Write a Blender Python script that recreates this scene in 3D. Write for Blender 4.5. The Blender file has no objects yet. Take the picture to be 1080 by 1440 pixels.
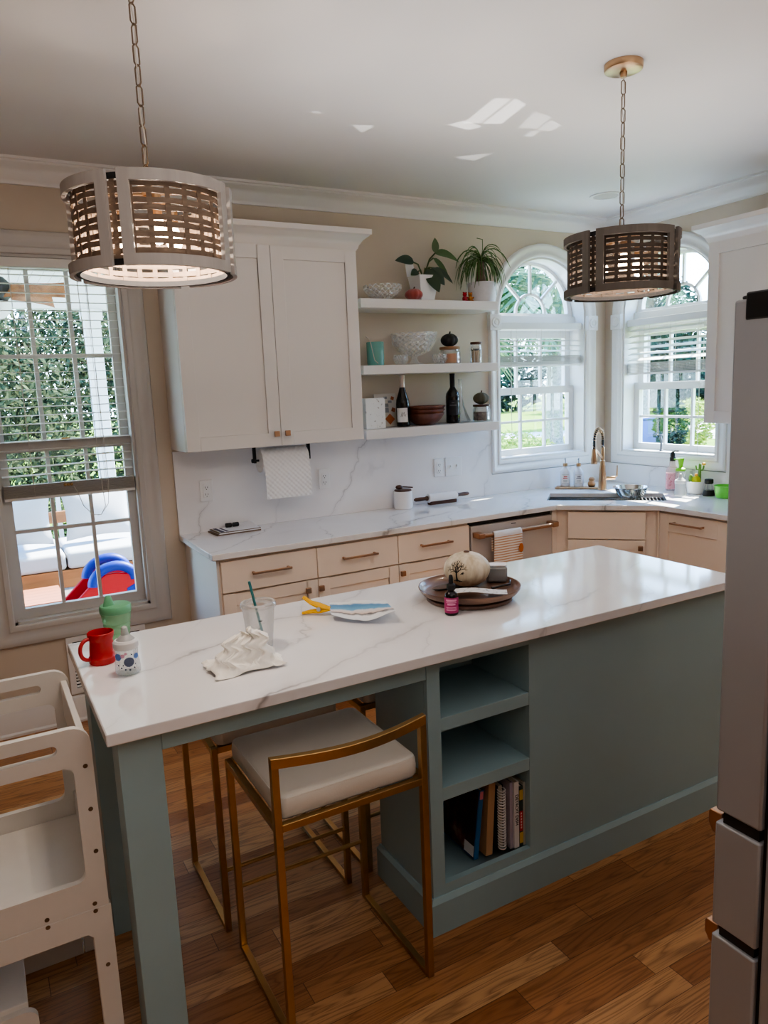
SKY, SUN, FILL, UP, PEND, GL = 11.5, 34.0, 46.0, 3.5, (4.0, 1.6), 170.0
VT, LOOK, EXPO = 'AgX', 'AgX - Medium High Contrast', 0.8
import bpy, math, random
from math import sin, cos, pi, sqrt, radians as R
from mathutils import Vector as V, Matrix as M
from mathutils.geometry import tessellate_polygon
random.seed(7)
COL = bpy.context.scene.collection
MW = {}

# ------------------------------------------------------------------ mesh helper
class MB:
    def __init__(s): s.v = []; s.f = []; s.m = []
    def add(s, vs, fs, mi=0):
        b = len(s.v); s.v += [tuple(v) for v in vs]
        for f in fs: s.f.append(tuple(b+i for i in f)); s.m.append(mi)
        return s
    def box(s, x0, x1, y0, y1, z0, z1, mi=0):
        vs = [(x, y, z) for z in (z0, z1) for y in (y0, y1) for x in (x0, x1)]
        return s.add(vs, [(0,2,3,1),(4,5,7,6),(0,1,5,4),(2,6,7,3),(0,4,6,2),(1,3,7,5)], mi)
    def obox(s, c, size, rot=None, mi=0):
        a = [q/2 for q in size]; r = rot or M.Identity(3)
        vs = [V(c) + r @ V((x*a[0], y*a[1], z*a[2])) for z in (-1,1) for y in (-1,1) for x in (-1,1)]
        return s.add(vs, [(0,2,3,1),(4,5,7,6),(0,1,5,4),(2,6,7,3),(0,4,6,2),(1,3,7,5)], mi)
    def lathe(s, prof, c=(0,0,0), seg=24, mi=0, rot=None, sx=1.0, sy=1.0, fn=None, cap=True):
        r = rot or M.Identity(3); vs = []; n = len(prof)
        for (rad, z) in prof:
            for k in range(seg):
                a = 2*pi*k/seg; q = fn(a, rad, z) if fn else rad
                vs.append(V(c) + r @ V((q*cos(a)*sx, q*sin(a)*sy, z)))
        fs = []
        for i in range(n-1):
            for k in range(seg):
                k2 = (k+1) % seg
                fs.append((i*seg+k, i*seg+k2, (i+1)*seg+k2, (i+1)*seg+k))
        if cap and prof[0][0] > 1e-6: fs.append(tuple(range(seg-1, -1, -1)))
        if cap and prof[-1][0] > 1e-6: fs.append(tuple((n-1)*seg+k for k in range(seg)))
        return s.add(vs, fs, mi)
    def cyl(s, a, b, r, seg=16, mi=0, r2=None):
        return s.tube([a, b], [r, r if r2 is None else r2], seg, mi)
    def tube(s, pts, r, seg=10, mi=0, closed=False, flat=None):
        pts = [V(p) for p in pts]; n = len(pts)
        rs = r if isinstance(r, (list, tuple)) else [r]*n
        vs = []; up = None
        for i in range(n):
            if closed: t = pts[(i+1) % n]-pts[i-1]
            else: t = pts[min(i+1, n-1)]-pts[max(i-1, 0)]
            t.normalize()
            if up is None:
                up = V((0,0,1)) if abs(t.z) < .9 else V((0,1,0))
            side = t.cross(up)
            if side.length < 1e-6: side = t.cross(V((1,0,0)))
            side.normalize(); up = side.cross(t).normalized()
            for k in range(seg):
                a = 2*pi*k/seg
                vs.append(pts[i] + side*(cos(a)*rs[i]) + up*(sin(a)*rs[i]*(flat or 1)))
        fs = []
        for i in range(n if closed else n-1):
            j = (i+1) % n
            for k in range(seg):
                k2 = (k+1) % seg
                fs.append((i*seg+k, i*seg+k2, j*seg+k2, j*seg+k))
        if not closed:
            fs.append(tuple(range(seg-1, -1, -1))); fs.append(tuple((n-1)*seg+k for k in range(seg)))
        return s.add(vs, fs, mi)
    def bar(s, a, b, w, h, mi=0, up=(0,0,1)):          # rectangular bar from a to b, w sideways, h along up
        a, b = V(a), V(b); t = (b-a).normalized(); sd = t.cross(V(up))
        if sd.length < 1e-5: sd = t.cross(V((0,1,0)))
        sd.normalize(); u = sd.cross(t)
        vs = [p + sd*(i*w/2) + u*(j*h/2) for p in (a, b) for (i, j) in ((-1,-1),(1,-1),(1,1),(-1,1))]
        return s.add(vs, [(3,2,1,0),(4,5,6,7),(0,1,5,4),(1,2,6,5),(2,3,7,6),(3,0,4,7)], mi)
    def sweep(s, path, prof, N, closed=False, mi=0):   # prof: (in-plane offset, offset along N)
        path = [V(p) for p in path]; N = V(N); n = len(path); k = len(prof); vs = []
        for i in range(n):
            ts = []
            if closed or i > 0: ts.append((path[i]-path[i-1]).normalized())
            if closed or i < n-1: ts.append((path[(i+1) % n]-path[i]).normalized())
            ss = [N.cross(t) for t in ts]
            m = ss[0] if len(ss) == 1 else (ss[0]+ss[1])/(1+ss[0].dot(ss[1]))
            for (a, b) in prof: vs.append(path[i]+m*a+N*b)
        fs = []
        for i in range(n if closed else n-1):
            j = (i+1) % n
            for q in range(k):
                q2 = (q+1) % k
                fs.append((i*k+q, i*k+q2, j*k+q2, j*k+q))
        if not closed:
            fs.append(tuple(range(k-1, -1, -1))); fs.append(tuple((n-1)*k+q for q in range(k)))
        return s.add(vs, fs, mi)
    def plate(s, outer, holes, d0, d1, ax='z', mi=0):  # polygon with holes, from d0 to d1 along axis
        mp = {'z': lambda u, v, d: (u, v, d), 'y': lambda u, v, d: (u, d, v), 'x': lambda u, v, d: (d, u, v)}[ax]
        loops = [outer]+list(holes); flat = [p for l in loops for p in l]
        tri = tessellate_polygon([[V((p[0], p[1], 0)) for p in l] for l in loops]); n = len(flat)
        s.add([mp(p[0], p[1], d0) for p in flat]+[mp(p[0], p[1], d1) for p in flat],
              [tuple(reversed(t)) for t in tri]+[tuple(n+i for i in t) for t in tri], mi)
        for l in loops:
            m = len(l)
            s.add([mp(p[0], p[1], d0) for p in l]+[mp(p[0], p[1], d1) for p in l],
                  [(i, (i+1) % m, m+(i+1) % m, m+i) for i in range(m)], mi)
        return s
    def band(s, c, r, z0, z1, a0, a1, th, seg=24, mi=0, wob=None):   # curved strip
        vs = []; full = abs(a1-a0) > 2*pi-1e-4; n = seg+1
        for i in range(n):
            a = a0+(a1-a0)*i/seg; rr = r+(wob(a) if wob else 0)
            for (q, z) in ((rr, z0), (rr+th, z0), (rr+th, z1), (rr, z1)):
                vs.append((c[0]+q*cos(a), c[1]+q*sin(a), c[2]+z))
        fs = []
        for i in range(seg):
            for k in range(4):
                k2 = (k+1) % 4; fs.append((i*4+k, i*4+k2, (i+1)*4+k2, (i+1)*4+k))
        if not full: fs += [(3,2,1,0), tuple(seg*4+k for k in range(4))]
        return s.add(vs, fs, mi)
    def grid(s, fn, nu, nv, mi=0, th=0):               # fn(u,v) -> point
        vs = [V(fn(i/nu, j/nv)) for j in range(nv+1) for i in range(nu+1)]; w = nu+1
        fs = [(j*w+i, j*w+i+1, (j+1)*w+i+1, (j+1)*w+i) for j in range(nv) for i in range(nu)]
        return s.add(vs, fs, mi)
    def ball(s, c, r, seg=16, rings=10, mi=0, sc=(1,1,1), fn=None):
        prof = [(max(1e-7, sin(pi*i/rings)), -cos(pi*i/rings)) for i in range(rings+1)]
        vs = []
        for (rad, z) in prof:
            for k in range(seg):
                a = 2*pi*k/seg; q = fn(a, z) if fn else 1
                vs.append((c[0]+r*rad*cos(a)*sc[0]*q, c[1]+r*rad*sin(a)*sc[1]*q, c[2]+r*z*sc[2]))
        fs = [(i*seg+k, i*seg+(k+1) % seg, (i+1)*seg+(k+1) % seg, (i+1)*seg+k) for i in range(rings) for k in range(seg)]
        return s.add(vs, fs, mi)
    def build(s, name, mats, inv=None, bevel=0, smooth=35, seg=2):
        me = bpy.data.meshes.new(name)
        me.from_pydata(s.v, [], s.f)
        if inv is not None: me.transform(inv)
        mats = mats if isinstance(mats, (list, tuple)) else [mats]
        for m in mats: me.materials.append(m)
        if len(mats) > 1: me.polygons.foreach_set('material_index', s.m)
        me.validate()
        import bmesh
        bm = bmesh.new(); bm.from_mesh(me)
        bmesh.ops.remove_doubles(bm, verts=bm.verts, dist=1e-6)
        bmesh.ops.recalc_face_normals(bm, faces=bm.faces)
        bm.to_mesh(me); bm.free()
        if smooth:
            me.polygons.foreach_set('use_smooth', [True]*len(me.polygons))
            me.set_sharp_from_angle(angle=R(smooth))
        o = bpy.data.objects.new(name, me); COL.objects.link(o)
        if bevel:
            b = o.modifiers.new('edge', 'BEVEL'); b.width = bevel; b.segments = seg; b.limit_method = 'ANGLE'; b.angle_limit = R(40)
        return o

def tag(o, label, cat, group=None, kind=None):
    if label: o['label'] = label
    if cat: o['category'] = cat
    if group: o['group'] = group
    if kind: o['kind'] = kind
    return o
def thing(name, label, cat, loc=(0,0,0), rz=0, group=None, kind=None):
    o = bpy.data.objects.new(name, None); COL.objects.link(o); o.empty_display_size = .05
    o.location = loc; o.rotation_euler = (0, 0, rz)
    MW[o] = M.Translation(loc) @ M.Rotation(rz, 4, 'Z')
    return tag(o, label, cat, group, kind)
def part(name, mb, mats, parent, local=False, label=None, **k):   # world coordinates unless local
    w = MW[parent]; o = mb.build(name, mats, None if local else w.inverted(), **k)
    o.parent = parent; MW[o] = w
    if label: o['label'] = label
    return o
def one(name, mb, mats, label, cat, base=None, group=None, kind=None, **k):
    base = V(base) if base else V((0,0,0))
    o = mb.build(name, mats, M.Translation(-base), **k); o.location = base; MW[o] = M.Translation(base)
    return tag(o, label, cat, group, kind)
def struct(name, mb, mats, **k):
    o = mb.build(name, mats, **k); o['kind'] = 'structure'; MW[o] = M.Identity(4); return o
def dup(root, loc, rz, label, group=None):
    r = root.copy(); COL.objects.link(r); r.location = loc; r.rotation_euler = (0, 0, rz); r['label'] = label
    if group: r['group'] = group
    MW[r] = M.Translation(loc) @ M.Rotation(rz, 4, 'Z')
    for ch in list(root.children):
        c = ch.copy(); COL.objects.link(c); c.parent = r
        for g in list(ch.children):
            d = g.copy(); COL.objects.link(d); d.parent = c
    return r
def textmesh(txt, size, mat, rotm, loc, name, parent, ext=.0004, align='CENTER', sx=1):
    cu = bpy.data.curves.new('lettering', 'FONT'); cu.body = txt; cu.size = size; cu.extrude = ext; cu.align_x = align; cu.align_y = 'CENTER'
    to = bpy.data.objects.new('lettering', cu); COL.objects.link(to)
    me = bpy.data.meshes.new_from_object(to.evaluated_get(bpy.context.evaluated_depsgraph_get()))
    bpy.data.objects.remove(to); bpy.data.curves.remove(cu)
    me.transform(M.Translation(loc) @ rotm.to_4x4() @ M.Diagonal((sx, 1, 1, 1)))
    me.transform(MW[parent].inverted()); me.materials.clear(); me.materials.append(mat)
    o = bpy.data.objects.new(name, me); COL.objects.link(o); o.parent = parent; MW[o] = MW[parent]
    return o
FRONT = M(((1,0,0),(0,0,-1),(0,1,0)))                  # text facing -y, reading along +x
def rrect(x0, x1, z0, z1, r, n=6):                     # rounded rectangle loop; r may be per corner (bl, br, tr, tl)
    rs = r if isinstance(r, (tuple, list)) else (r,)*4; out = []
    for (cx, cz, a0, q) in ((x0, z0, pi, 0), (x1, z0, 1.5*pi, 1), (x1, z1, 0, 2), (x0, z1, .5*pi, 3)):
        rr = rs[q]
        if rr < 1e-5: out.append((cx, cz)); continue
        ox = cx+rr if q in (0, 3) else cx-rr; oz = cz+rr if q in (0, 1) else cz-rr
        for i in range(n+1):
            a = a0+.5*pi*i/n; out.append((ox+rr*cos(a), oz+rr*sin(a)))
    return out

# ------------------------------------------------------------------ materials
def lin(c):
    c = [q/255 for q in c]
    return tuple(q/12.92 if q <= .04045 else ((q+.055)/1.055)**2.4 for q in c)+(1,)
def newmat(name):
    m = bpy.data.materials.new(name); m.use_nodes = True; nt = m.node_tree; nt.nodes.clear()
    out = nt.nodes.new('ShaderNodeOutputMaterial'); return m, nt, out
class NT:
    def __init__(s, nt): s.nt = nt
    def n(s, t, **k):
        o = s.nt.nodes.new('ShaderNode'+t)
        for a, b in k.items(): setattr(o, a, b)
        return o
    def l(s, a, b): s.nt.links.new(a, b)
    def val(s, sock, v):
        if hasattr(v, 'is_linked') or isinstance(v, bpy.types.NodeSocket): s.l(v, sock)
        else: sock.default_value = v
    def math(s, op, a, b=0, c=0):
        o = s.n('Math', operation=op)
        s.val(o.inputs[0], a); s.val(o.inputs[1], b); s.val(o.inputs[2], c); return o.outputs[0]
    def mix(s, f, a, b, bt='MIX'):
        o = s.n('MixRGB', blend_type=bt); s.val(o.inputs[0], f); s.val(o.inputs[1], a); s.val(o.inputs[2], b); return o.outputs[0]
    def ramp(s, f, stops):
        o = s.n('ValToRGB'); cr = o.color_ramp
        while len(cr.elements) < len(stops): cr.elements.new(.5)
        for e, (p, c) in zip(cr.elements, stops): e.position = p; e.color = c if len(c) == 4 else tuple(c)+(1,)
        s.l(f, o.inputs[0]); return o.outputs[0]
    def pos(s): return s.n('NewGeometry').outputs['Position']
    def obj(s): return s.n('TexCoord').outputs['Object']
    def noise(s, vec, scale, detail=3, rough=.5, dist=0, dim='3D'):
        o = s.n('TexNoise', noise_dimensions=dim); s.l(vec, o.inputs['Vector'])
        o.inputs['Scale'].default_value = scale; o.inputs['Detail'].default_value = detail
        o.inputs['Roughness'].default_value = rough; o.inputs['Distortion'].default_value = dist; return o.outputs['Fac']
    def mapv(s, vec, sc=(1,1,1), loc=(0,0,0), rot=(0,0,0)):
        o = s.n('Mapping'); s.l(vec, o.inputs[0]); o.inputs['Scale'].default_value = sc; o.inputs['Location'].default_value = loc; o.inputs['Rotation'].default_value = rot
        return o.outputs[0]
    def xyz(s, vec):
        o = s.n('SeparateXYZ'); s.l(vec, o.inputs[0]); return o.outputs
    def cxyz(s, x, y, z):
        o = s.n('CombineXYZ'); s.val(o.inputs[0], x); s.val(o.inputs[1], y); s.val(o.inputs[2], z); return o.outputs[0]
    def bsdf(s, col, rough=.5, metal=0, **k):
        o = s.n('BsdfPrincipled'); s.val(o.inputs['Base Color'], col); s.val(o.inputs['Roughness'], rough); s.val(o.inputs['Metallic'], metal)
        for a, b in k.items(): s.val(o.inputs[a.replace('_', ' ')], b)
        return o
    def bump(s, h, st=.1, d=.01):
        o = s.n('Bump'); o.inputs['Strength'].default_value = st; o.inputs['Distance'].default_value = d; s.l(h, o.inputs['Height']); return o.outputs[0]
def mat(name, c, rough=.5, metal=0, var=0, vscale=8, bump=0, bscale=60, spec=.5, emis=None, estr=0, coat=0, sheen=0):
    m, nt, out = newmat(name); T = NT(nt); col = lin(c)
    if var:
        f = T.noise(T.pos(), vscale, 4, .6)
        dk = tuple(q*(1-var) for q in col[:3])+(1,); lt = tuple(min(1, q*(1+var)) for q in col[:3])+(1,)
        cs = T.ramp(f, [(.3, dk), (.7, lt)])
    else: cs = col
    b = T.bsdf(cs, rough, metal, Specular_IOR_Level=spec)
    if coat: b.inputs['Coat Weight'].default_value = coat; b.inputs['Coat Roughness'].default_value = .1
    if sheen: b.inputs['Sheen Weight'].default_value = sheen
    if emis: b.inputs['Emission Color'].default_value = lin(emis); b.inputs['Emission Strength'].default_value = estr
    if bump: T.l(T.bump(T.noise(T.pos(), bscale, 3), bump, .004), b.inputs['Normal'])
    T.l(b.outputs[0], out.inputs[0]); return m
def glassy(name, tint=(255,255,255), refl=.08, rough=.02, body=None, bodyf=0.0, bump=0, bscale=90, fm=.45):
    m, nt, out = newmat(name); T = NT(nt)
    tr = T.n('BsdfTransparent'); tr.inputs[0].default_value = lin(tint)
    gl = T.n('BsdfGlossy'); gl.inputs['Roughness'].default_value = rough
    lw = T.n('LayerWeight'); lw.inputs[0].default_value = .35
    f = T.math('MULTIPLY_ADD', lw.outputs['Fresnel'], fm, refl)
    if bump:
        bn = T.bump(T.noise(T.obj(), bscale, 1), bump, .01); T.l(bn, gl.inputs['Normal']); T.l(bn, lw.inputs['Normal'])
    mx = T.n('MixShader'); T.l(f, mx.inputs[0]); T.l(tr.outputs[0], mx.inputs[1]); T.l(gl.outputs[0], mx.inputs[2])
    last = mx.outputs[0]
    if body:
        df = T.bsdf(lin(body), .4); m2 = T.n('MixShader'); m2.inputs[0].default_value = bodyf
        T.l(last, m2.inputs[1]); T.l(df.outputs[0], m2.inputs[2]); last = m2.outputs[0]
    T.l(last, out.inputs[0]); return m

def quartz():
    m, nt, out = newmat('veined white quartz'); T = NT(nt); p = T.pos()
    def veins(nrm, per, amp, wd, seed):
        dt = T.n('VectorMath', operation='DOT_PRODUCT'); T.l(p, dt.inputs[0]); dt.inputs[1].default_value = nrm
        q = T.mapv(p, loc=(seed, seed*.7, seed*.3))
        t = T.math('ADD', T.math('DIVIDE', dt.outputs['Value'], per), T.math('ADD', T.math('MULTIPLY_ADD', T.noise(q, 1.1, 1), amp, seed), T.math('MULTIPLY', T.noise(q, 7, 3, .6), amp*.22)))
        d = T.math('ABSOLUTE', T.math('SUBTRACT', T.math('FRACT', t), .5))
        k = T.ramp(T.noise(q, 1.7, 2), [(.44, (0, 0, 0)), (.62, (1, 1, 1))])
        core = T.math('SUBTRACT', 1, T.math('MINIMUM', T.math('DIVIDE', d, wd), 1)); halo = T.math('SUBTRACT', 1, T.math('MINIMUM', T.math('DIVIDE', d, wd*4.5), 1))
        return T.math('MULTIPLY', k, T.math('MULTIPLY_ADD', core, .62, T.math('MULTIPLY', halo, .30)))
    f = T.math('MINIMUM', T.math('ADD', veins((.55, -.9, -.45), .46, 1.3, .022, 3.1), T.math('MULTIPLY', veins((.7, -.6, -.25), .33, 1.6, .012, 7.7), .6)), .85)
    cl = T.ramp(T.noise(p, 2.5, 3), [(.3, lin((234, 232, 233))), (.7, lin((243, 242, 243)))])
    c = T.mix(f, cl, lin((150, 146, 146)))
    b = T.bsdf(c, .09, 0, Specular_IOR_Level=.55); T.l(b.outputs[0], out.inputs[0]); return m
def oak_floor():
    m, nt, out = newmat('oak strip floor'); T = NT(nt); x, y, z = T.xyz(T.pos())
    W = .083; row = T.math('FLOOR', T.math('DIVIDE', y, W)); fy = T.math('FRACT', T.math('DIVIDE', y, W))
    wn = T.n('TexWhiteNoise', noise_dimensions='1D'); T.l(row, wn.inputs['W'])
    xs = T.math('ADD', T.math('DIVIDE', x, .95), T.math('MULTIPLY', wn.outputs['Value'], 7.3)); idx = T.math('FLOOR', xs); fx = T.math('FRACT', xs)
    w2 = T.n('TexWhiteNoise', noise_dimensions='2D'); T.l(T.cxyz(idx, row, 0), w2.inputs['Vector'])
    rnd = w2.outputs['Value']; rc = w2.outputs['Color']
    rr = T.xyz(rc)
    gv = T.cxyz(T.math('MULTIPLY', x, 1.1), T.math('ADD', T.math('MULTIPLY', y, 13), T.math('MULTIPLY', rnd, 37)), T.math('MULTIPLY', rnd, 11))
    fig = T.noise(gv, 1.5, 2, .5, .5)
    rings = T.math('FRACT', T.math('MULTIPLY', fig, 9)); ring = T.math('POWER', T.math('ABSOLUTE', T.math('MULTIPLY_ADD', rings, 2, -1)), 2.5)
    fine = T.noise(T.cxyz(T.math('MULTIPLY', x, 4), T.math('MULTIPLY', y, 260), rnd), 1.0, 3, .7)
    base = T.ramp(rnd, [(0, lin((150, 98, 60))), (.35, lin((176, 122, 78))), (.7, lin((192, 140, 94))), (1, lin((208, 162, 116)))])
    c = T.mix(T.math('MULTIPLY', ring, .55), base, lin((98, 56, 28)))
    c = T.mix(T.math('MULTIPLY', T.math('GREATER_THAN', fine, .58), .28), c, lin((86, 50, 26)))
    gy = T.math('MINIMUM', fy, T.math('SUBTRACT', 1, fy)); gx = T.math('MINIMUM', fx, T.math('SUBTRACT', 1, fx))
    gap = T.math('MAXIMUM', T.math('LESS_THAN', gy, .011), T.math('LESS_THAN', gx, .0012))
    c = T.mix(T.math('MULTIPLY', gap, .7), c, lin((50, 28, 14)))
    b = T.bsdf(c, T.math('MULTIPLY_ADD', fine, .12, .24), 0, Specular_IOR_Level=.45)
    T.l(b.outputs[0], out.inputs[0]); return m
def wood(name, a, b_, scale=1, rough=.45, ax='x', coat=0):
    m, nt, out = newmat(name); T = NT(nt); p = T.obj()
    sc = {'x': (2, 30, 30), 'y': (30, 2, 30), 'z': (30, 30, 2)}[ax]
    n = T.noise(T.mapv(p, tuple(q*scale for q in sc)), 1, 4, .6, .6)
    b = T.bsdf(T.ramp(n, [(.3, lin(a)), (.7, lin(b_))]), rough); b.inputs['Coat Weight'].default_value = coat
    T.l(b.outputs[0], out.inputs[0]); return m
def stripes(name, c0, c1, axis, freq, duty=.5, rough=.8, obj=True):
    m, nt, out = newmat(name); T = NT(nt); q = T.xyz(T.obj() if obj else T.pos())['xyz'.index(axis)]
    f = T.math('GREATER_THAN', T.math('FRACT', T.math('MULTIPLY', q, freq)), duty)
    b = T.bsdf(T.mix(f, lin(c0), lin(c1)), rough); T.l(b.outputs[0], out.inputs[0]); return m
def leafmat(name, a, b_, trans=.3):
    m, nt, out = newmat(name); T = NT(nt); r = T.n('NewGeometry').outputs['Random Per Island']
    c = T.ramp(r, [(0, lin(a)), (1, lin(b_))]); d = T.n('BsdfDiffuse'); T.l(c, d.inputs[0]); t = T.n('BsdfTranslucent'); T.l(c, t.inputs[0])
    mx = T.n('MixShader'); mx.inputs[0].default_value = trans; T.l(d.outputs[0], mx.inputs[1]); T.l(t.outputs[0], mx.inputs[2]); T.l(mx.outputs[0], out.inputs[0]); return m
def speckle(name, stops, scale=20, rough=.6, detail=4, obj=True):
    m, nt, out = newmat(name); T = NT(nt); n = T.noise(T.obj() if obj else T.pos(), scale, detail, .6)
    b = T.bsdf(T.ramp(n, [(p, lin(c)) for p, c in stops]), rough); T.l(b.outputs[0], out.inputs[0]); return m

X = {}
X['wall'] = mat('beige wall paint', (206, 193, 177), .7, var=.02, vscale=2)
X['ceil'] = mat('ceiling paint', (220, 217, 216), .75, var=.015, vscale=1.5)
X['trim'] = mat('white trim paint', (232, 230, 228), .35)
X['sash'] = mat('shaded window paint', (196, 191, 186), .4)  # trim white darkened, backlit shade painted into the colour
X['cab'] = mat('white cabinet paint', (230, 226, 222), .38)
X['cream'] = mat('white cabinet paint with warm bounce', (248, 232, 217), .4)  # white paint with the floor's warm bounce tinted into the colour
X['gap'] = mat('dark brown badge', (60, 48, 40), .8)  # dark brown of the dishwasher badge
X['teal'] = mat('blue green cabinet paint', (154, 180, 186), .42, var=.02, vscale=3)
X['quartz'] = quartz()
X['floor'] = oak_floor()
X['brass'] = mat('brushed gold metal', (190, 156, 108), .36, 1, var=.05, vscale=40)
X['bronze'] = mat('champagne bronze metal', (190, 152, 124), .36, 1)
X['nickel'] = mat('warm brushed nickel', (190, 158, 126), .28, 1)
X['chain'] = mat('aged bronze metal', (132, 116, 100), .4, .9)
X['steel'] = mat('stainless steel', (190, 188, 186), .25, 1)
X['dwsteel'] = mat('dishwasher steel', (216, 208, 203), .36, .35)
X['chrome'] = mat('polished steel', (215, 215, 215), .08, 1)
X['leather'] = mat('cream leatherette', (226, 219, 208), .42, bump=.08, bscale=220)
X['black'] = mat('black plastic', (18, 18, 20), .4)
X['softblack'] = mat('matt black', (28, 28, 30), .7)
X['white'] = mat('white plastic', (236, 236, 236), .35)
X['towerw'] = mat('white painted plywood', (218, 213, 206), .45, var=.015, vscale=20)
X['edge'] = mat('bare plywood edge', (198, 176, 146), .6)
X['drift'] = wood('weathered grey wood', (160, 153, 147), (174, 167, 161), 1, .7, 'z')
X['weave'] = wood('woven wood strip', (104, 86, 72), (134, 114, 96), 2, .7, 'x')
X['glass'] = glassy('window glass', (250, 253, 252), .006, fm=.13)
def crystal():
    m, nt, out = newmat('cut crystal'); T = NT(nt); x, y, z = T.xyz(T.obj())
    a = T.math('MULTIPLY', T.math('ARCTAN2', y, x), 9); zz = T.math('MULTIPLY', z, 110)
    p = T.math('MULTIPLY', T.math('SINE', T.math('ADD', a, zz)), T.math('SINE', T.math('SUBTRACT', a, zz)))
    f = T.math('POWER', T.math('SUBTRACT', 1, T.math('ABSOLUTE', p)), 3)
    tr = T.n('BsdfTransparent'); gl = T.n('BsdfGlossy'); gl.inputs['Roughness'].default_value = .06
    bp = T.bump(p, 1.0, .02); T.l(bp, gl.inputs['Normal'])
    df = T.n('BsdfDiffuse'); df.inputs[0].default_value = (.95, .95, .95, 1)
    m1 = T.n('MixShader'); T.l(T.math('MULTIPLY_ADD', f, .38, .04), m1.inputs[0]); T.l(tr.outputs[0], m1.inputs[1]); T.l(df.outputs[0], m1.inputs[2])
    m2 = T.n('MixShader'); T.l(T.math('MULTIPLY_ADD', f, .10, .08), m2.inputs[0]); T.l(m1.outputs[0], m2.inputs[1]); T.l(gl.outputs[0], m2.inputs[2])
    T.l(m2.outputs[0], out.inputs[0]); return m
X['crystal'] = crystal(); X['clear_bowl'] = glassy('cut crystal', (255, 255, 255), .05, .1, (255, 255, 255), .13)
X['clear'] = glassy('clear glass', (253, 254, 254), .03, .03, (250, 250, 250), .05)
X['clearp'] = glassy('clear plastic', (254, 254, 254), .03, .08, (255, 255, 255), .14)
X['bulb'] = mat('lit bulb', (255, 240, 220), .4, emis=(255, 222, 180), estr=9)
# ------------------------------------------------------------------ room shell
CZ = 2.764
def arch_loop(c, half, z0, zs, n=32):
    return [(c-half, z0), (c+half, z0)]+[(c+half*cos(pi*i/n), zs+half*sin(pi*i/n)) for i in range(n+1)]
WL, WRt, WB, WT = -4.015, -3.357, .565, 2.352      # window_1 opening
XC, HF, ZB, ZS = -.585, .39, 1.14, 2.10            # window_2
YC = -.56                                          # window_3
struct('floor', MB().box(-6.7, .2, -6.2, .2, -.06, 0), X['floor'])
struct('ceiling', MB().box(-6.7, .2, -6.2, .2, CZ, CZ+.08), X['ceil'])
struct('wall_back', MB().plate([(-6.7, 0), (.2, 0), (.2, CZ), (-6.7, CZ)], [[(WL, WB), (WRt, WB), (WRt, WT), (WL, WT)], arch_loop(XC, HF, ZB, ZS)], 0, .2, 'y'), X['wall'], smooth=0)
struct('wall_right', MB().plate([(-6.2, 0), (0, 0), (0, CZ), (-6.2, CZ)], [arch_loop(YC, HF, ZB, ZS)], 0, .2, 'x'), X['wall'], smooth=0)
struct('wall_left', MB().box(-6.7, -6.5, -6.2, .2, 0, CZ), X['wall'])
struct('wall_front', MB().box(-6.7, .2, -6.2, -6.0, 0, CZ), X['wall'])
cprof = [(0, -.104), (.014, -.104), (.016, -.092), (.024, -.086), (.034, -.06), (.058, -.036), (.076, -.026), (.08, -.014), (.094, -.012), (.094, 0), (0, 0)]
struct('trim_1', MB().sweep([(0, -6, CZ), (0, 0, CZ), (-6.5, 0, CZ), (-6.5, -6, CZ)], cprof, (0, 0, 1)), X['trim'], smooth=50)
bprof = [(0, 0), (.028, 0), (.028, .012), (.018, .02), (.018, .112), (.014, .12), (.014, .132), (.006, .14), (0, .14)]
struct('baseboard_back', MB().sweep([(-3.14, 0, 0), (-6.5, 0, 0)], bprof, (0, 0, 1)), X['trim'])
struct('baseboard_left', MB().sweep([(-6.5, 0, 0), (-6.5, -6, 0)], bprof, (0, 0, 1)), X['trim'])

cas = [(0, 0), (0, .014), (.006, .02), (.02, .022), (.028, .016), (.05, .018), (.06, .026), (.07, .028), (.078, .024), (.082, .012), (.082, 0)]
def scale_prof(p, w): return [(a*w/.082, b) for a, b in p]
# window_1: double hung on the left
w1 = thing('window_1', None, None, (-3.69, .06, .56), kind='structure')
jam = MB(); d0, d1 = 0.0, .19; t = .014
jam.box(WL, WL+t, d0, d1, WB, WT).box(WRt-t, WRt, d0, d1, WB, WT).box(WL, WRt, d0, d1, WT-t, WT).box(WL, WRt, d0, d1, WB, WB+t)
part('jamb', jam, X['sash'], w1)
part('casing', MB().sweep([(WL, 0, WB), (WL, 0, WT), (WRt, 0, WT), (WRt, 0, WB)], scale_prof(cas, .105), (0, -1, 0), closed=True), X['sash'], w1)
def sash(c0, c1, z0, z1, d, th, st, rt, rb, nc, nr, ax, mw=.016):
    f = MB()
    def bx(u0, u1, a, b, q0, q1):
        if ax == 'y': f.box(u0, u1, q0, q1, a, b)
        else: f.box(q0, q1, u0, u1, a, b)
    bx(c0, c0+st, z0, z1, d, d+th); bx(c1-st, c1, z0, z1, d, d+th); bx(c0+st, c1-st, z0, z0+rb, d, d+th); bx(c0+st, c1-st, z1-rt, z1, d, d+th)
    a0, a1, b0, b1 = c0+st, c1-st, z0+rb, z1-rt
    for i in range(1, nc): q = a0+(a1-a0)*i/nc; bx(q-mw/2, q+mw/2, b0, b1, d+.006, d+th-.006)
    for i in range(1, nr): q = b0+(b1-b0)*i/nr; bx(a0, a1, q-mw/2, q+mw/2, d+.007, d+th-.007)
    g = MB()
    if ax == 'y': g.box(a0, a1, d+th/2-.001, d+th/2+.001, b0, b1)
    else: g.box(d+th/2-.001, d+th/2+.001, a0, a1, b0, b1)
    return f, g
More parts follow.
